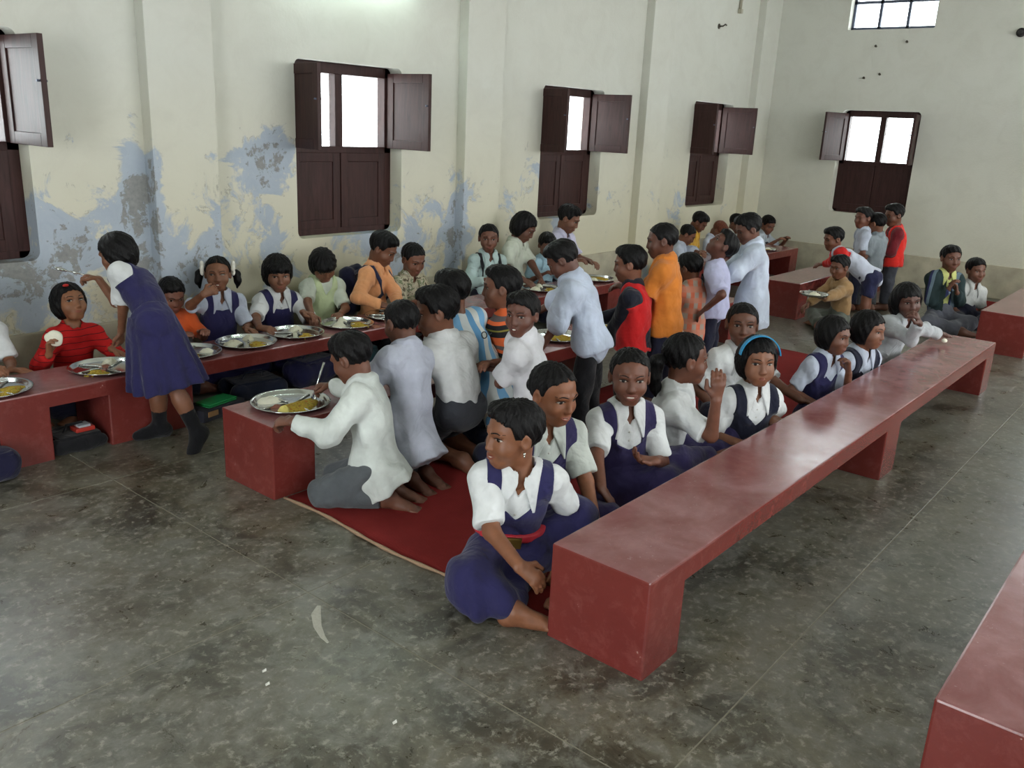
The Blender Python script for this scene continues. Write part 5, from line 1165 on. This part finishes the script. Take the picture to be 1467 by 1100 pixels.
for i_, zz_ in enumerate((.069, .080)): MB().frame_box((2.47, 4.06, zz_), np.array([(.97, .22, 0), (-.22, .97, 0), (0, 0, 1)]), (.10, .05, .003), .001).build('cover', plain('green_plastic', (42, 150, 84), .4), gf)
cb = empty('carton', (2.45, 4.06, 0), 'dark carton with a tan flap under the green folder', 'box')
MB().frame_box((2.46, 4.07, .033), np.array([(.97, .22, 0), (-.22, .97, 0), (0, 0, 1)]), (.15, .08, .032), .004).build('carton_body', plain('dark_card', (36, 36, 46), .8), cb)
MB().frame_box((2.395, 3.972, .04), np.array([(.97, .22, 0), (-.22, .97, 0), (0, 0, 1)]), (.035, .003, .014), .001).build('flap', plain('tan_card', (140, 106, 66), .8), cb)
lb = empty('lunch_box', (1.75, 4.06, .08), 'red and white lunch box on the black satchel under the bench', 'lunch box')
MB().frame_box((1.75, 4.06, .094), np.eye(3), (.045, .035, .010), .004).build('base', plain('red_plastic', (176, 52, 40), .4), lb)
MB().frame_box((1.75, 4.06, .110), np.eye(3), (.028, .03, .006), .003).build('lid', plain('white_plastic', (170, 176, 182), .35), lb)

# ------------------------------------------------------------------ lettering on the jersey, cord on the trousers
def lettering(txt, q, size, off, mat):
    cu = bpy.data.curves.new('lettering', 'FONT'); cu.body = txt; cu.size = size; cu.extrude = .0015; cu.align_x = 'CENTER'
    o = bpy.data.objects.new('lettering', cu); COL.objects.link(o); dg = bpy.context.evaluated_depsgraph_get(); me = bpy.data.meshes.new_from_object(o.evaluated_get(dg))
    bpy.data.objects.remove(o); c = q['ch'] + q['up'] * off[0] - q['f'] * off[1] + q['r'] * off[2]
    vs = [c + q['r'] * v.co.x + q['up'] * v.co.y - q['f'] * v.co.z for v in me.vertices]; fs = [tuple(p.vertices) for p in me.polygons]
    return mesh_obj('lettering', vs, fs, mat, q['shirt'])
lettering('OL', PEOPLE['n'], .05, (.0, .102, .035), plain('black_print', (30, 30, 34), .7))
q = PEOPLE['s']; b0 = q['pv'] + q['up'] * .02
MB().tube([b0 - q['f'] * .115 + V(0, 0, -.04), b0 - q['f'] * .125 + V(.012, 0, -.08), b0 - q['f'] * .12 + V(.0, 0, -.15), b0 - q['f'] * .115 + V(-.03, .0, -.2)], .004, 6).build('cord', fabric((200, 200, 196)), q['root'], smooth=True)

# ------------------------------------------------------------------ small fittings
tl = empty('tube_light', (4.05, YW - .03, 2.50), 'fluorescent tube light on the window wall above the first full window', 'lamp')
MB().box((3.44, YW - .045, 2.50), (4.66, YW - .002, 2.545), .004).build('housing', plain('lamp_housing', (200, 204, 200), .5), tl)
em, nt_, b_ = _new('lit_tube'); b_.inputs['Base Color'].default_value = (.9, 1, .95, 1); b_.inputs['Emission Color'].default_value = (.78, 1.0, .90, 1); b_.inputs['Emission Strength'].default_value = 60.0
MB().tube([(3.48, YW - .062, 2.522), (4.62, YW - .062, 2.522)], .013, 10).build('tube', em, tl, smooth=True)
cp = empty('conduit_pipe', (9.71, YW, 2.9), 'short grey conduit running down the wall near the back corner', 'pipe')
MB().tube([(9.71, YW - .02, 3.88), (9.71, YW - .02, 2.93)], .016, 10).build('pipe', plain('grey_conduit', (168, 164, 146), .6), cp, smooth=True)
MB().box((9.685, YW - .045, 2.90), (9.735, YW - .002, 2.945), .004).build('end_box', plain('grey_conduit', (168, 164, 146), .6), cp)
hk = empty('wall_hook', (9.28, YW - .01, 2.72), 'small dark iron hook in the wall near the conduit', 'hook')
MB().tube([(9.28, YW + .005, 2.72), (9.28, YW - .05, 2.72), (9.30, YW - .065, 2.74), (9.34, YW - .06, 2.735)], .008, 8).build('hook_arm', plain('iron', (64, 58, 48), .7), hk, smooth=True)
MB().lathe([(.028, 0), (.028, .006), (.02, .01)], (9.28, YW, 2.72), 12, ((1, 0, 0), (0, 0, 1), (0, -1, 0))).build('back_plate', plain('iron', (64, 58, 48), .7), hk)
bh_ = empty('bulb_holder', (XB - .03, 2.14, 2.73), 'black bulb holder on the back wall at the right edge', 'bulb holder')
MB().lathe([(.045, 0), (.045, .012), (.03, .016)], (XB, 2.14, 2.73), 16, ((0, 1, 0), (0, 0, 1), (-1, 0, 0))).build('base', plain('black_bakelite', (26, 22, 22), .4), bh_)
MB().lathe([(.026, .012), (.026, .06), (.02, .066)], (XB, 2.14, 2.73), 16, ((0, 1, 0), (0, 0, 1), (-1, 0, 0))).build('socket', plain('black_bakelite', (26, 22, 22), .4), bh_)
for y_, z_, n_ in ((3.58, 2.62, 'below the high window, nearer its middle'), (3.25, 2.66, 'below the right end of the high window'), (3.66, 2.28, 'midway down the wall, left of centre'), (3.49, 2.32, 'midway down the wall, right of centre')):
    tag(MB().tube([(XB + .004, y_, z_), (XB - .025, y_, z_ + .004)], [.010, .014], 8).build('wall_nail', plain('iron', (64, 58, 48), .7), None, (XB, y_, z_)), 'dark nail in the back wall ' + n_, 'nail', 'nails in the back wall')
ck = MB(); pts = [(1.621, 2.103, 0.000), (1.582, 2.068, 0.000), (1.541, 2.009, 0.000), (1.515, 1.950, 0.000), (1.505, 1.910, 0.000)]
for i_ in range(4):
    a_, b2_ = V(pts[i_]), V(pts[i_ + 1]); d_ = unit(b2_ - a_); n_ = np.cross(d_, (0, 0, 1)); w1 = (.006, .016, .013, .008)[i_]; w2 = (.016, .013, .008, .003)[i_]
    ck.add([a_ - n_ * w1, a_ + n_ * w1, b2_ + n_ * w2, b2_ - n_ * w2, a_ - n_ * w1 + V(0, 0, .002), a_ + n_ * w1 + V(0, 0, .002), b2_ + n_ * w2 + V(0, 0, .002), b2_ - n_ * w2 + V(0, 0, .002)], [(4, 7, 6, 5), (0, 1, 5, 4), (1, 2, 6, 5), (2, 3, 7, 6), (3, 0, 4, 7)])
tag(ck.build('plaster_smear', plain('dry_plaster', (170, 168, 156), .9, scale=120), None, pts[2]), 'curved smear of dried white plaster on the floor', 'smear')
for p_, n_ in (((1.282, 1.929, 0.000), 'larger white paper scrap on the floor near the plaster smear'), ((1.251, 1.869, 0.000), 'smaller white paper scrap on the floor near the plaster smear'), ((1.387, 1.479, 0.000), 'white scrap lying alone on the floor at the bottom')):
    a_ = V(p_); tag(MB().add([a_ + V(-.007, -.003, .001), a_ + V(.006, -.004, .001), a_ + V(.009, .002, .004), a_ + V(-.003, .005, .001), a_ + V(-.007, -.003, .003), a_ + V(.006, -.004, .003), a_ + V(.009, .002, .007), a_ + V(-.003, .005, .003)], [(3, 2, 1, 0), (4, 5, 6, 7), (0, 1, 5, 4), (1, 2, 6, 5), (2, 3, 7, 6), (3, 0, 4, 7)]).build('paper_scrap', plain('white_scrap', (206, 206, 198), .8), None, p_), n_, 'scrap', 'scraps on the floor')
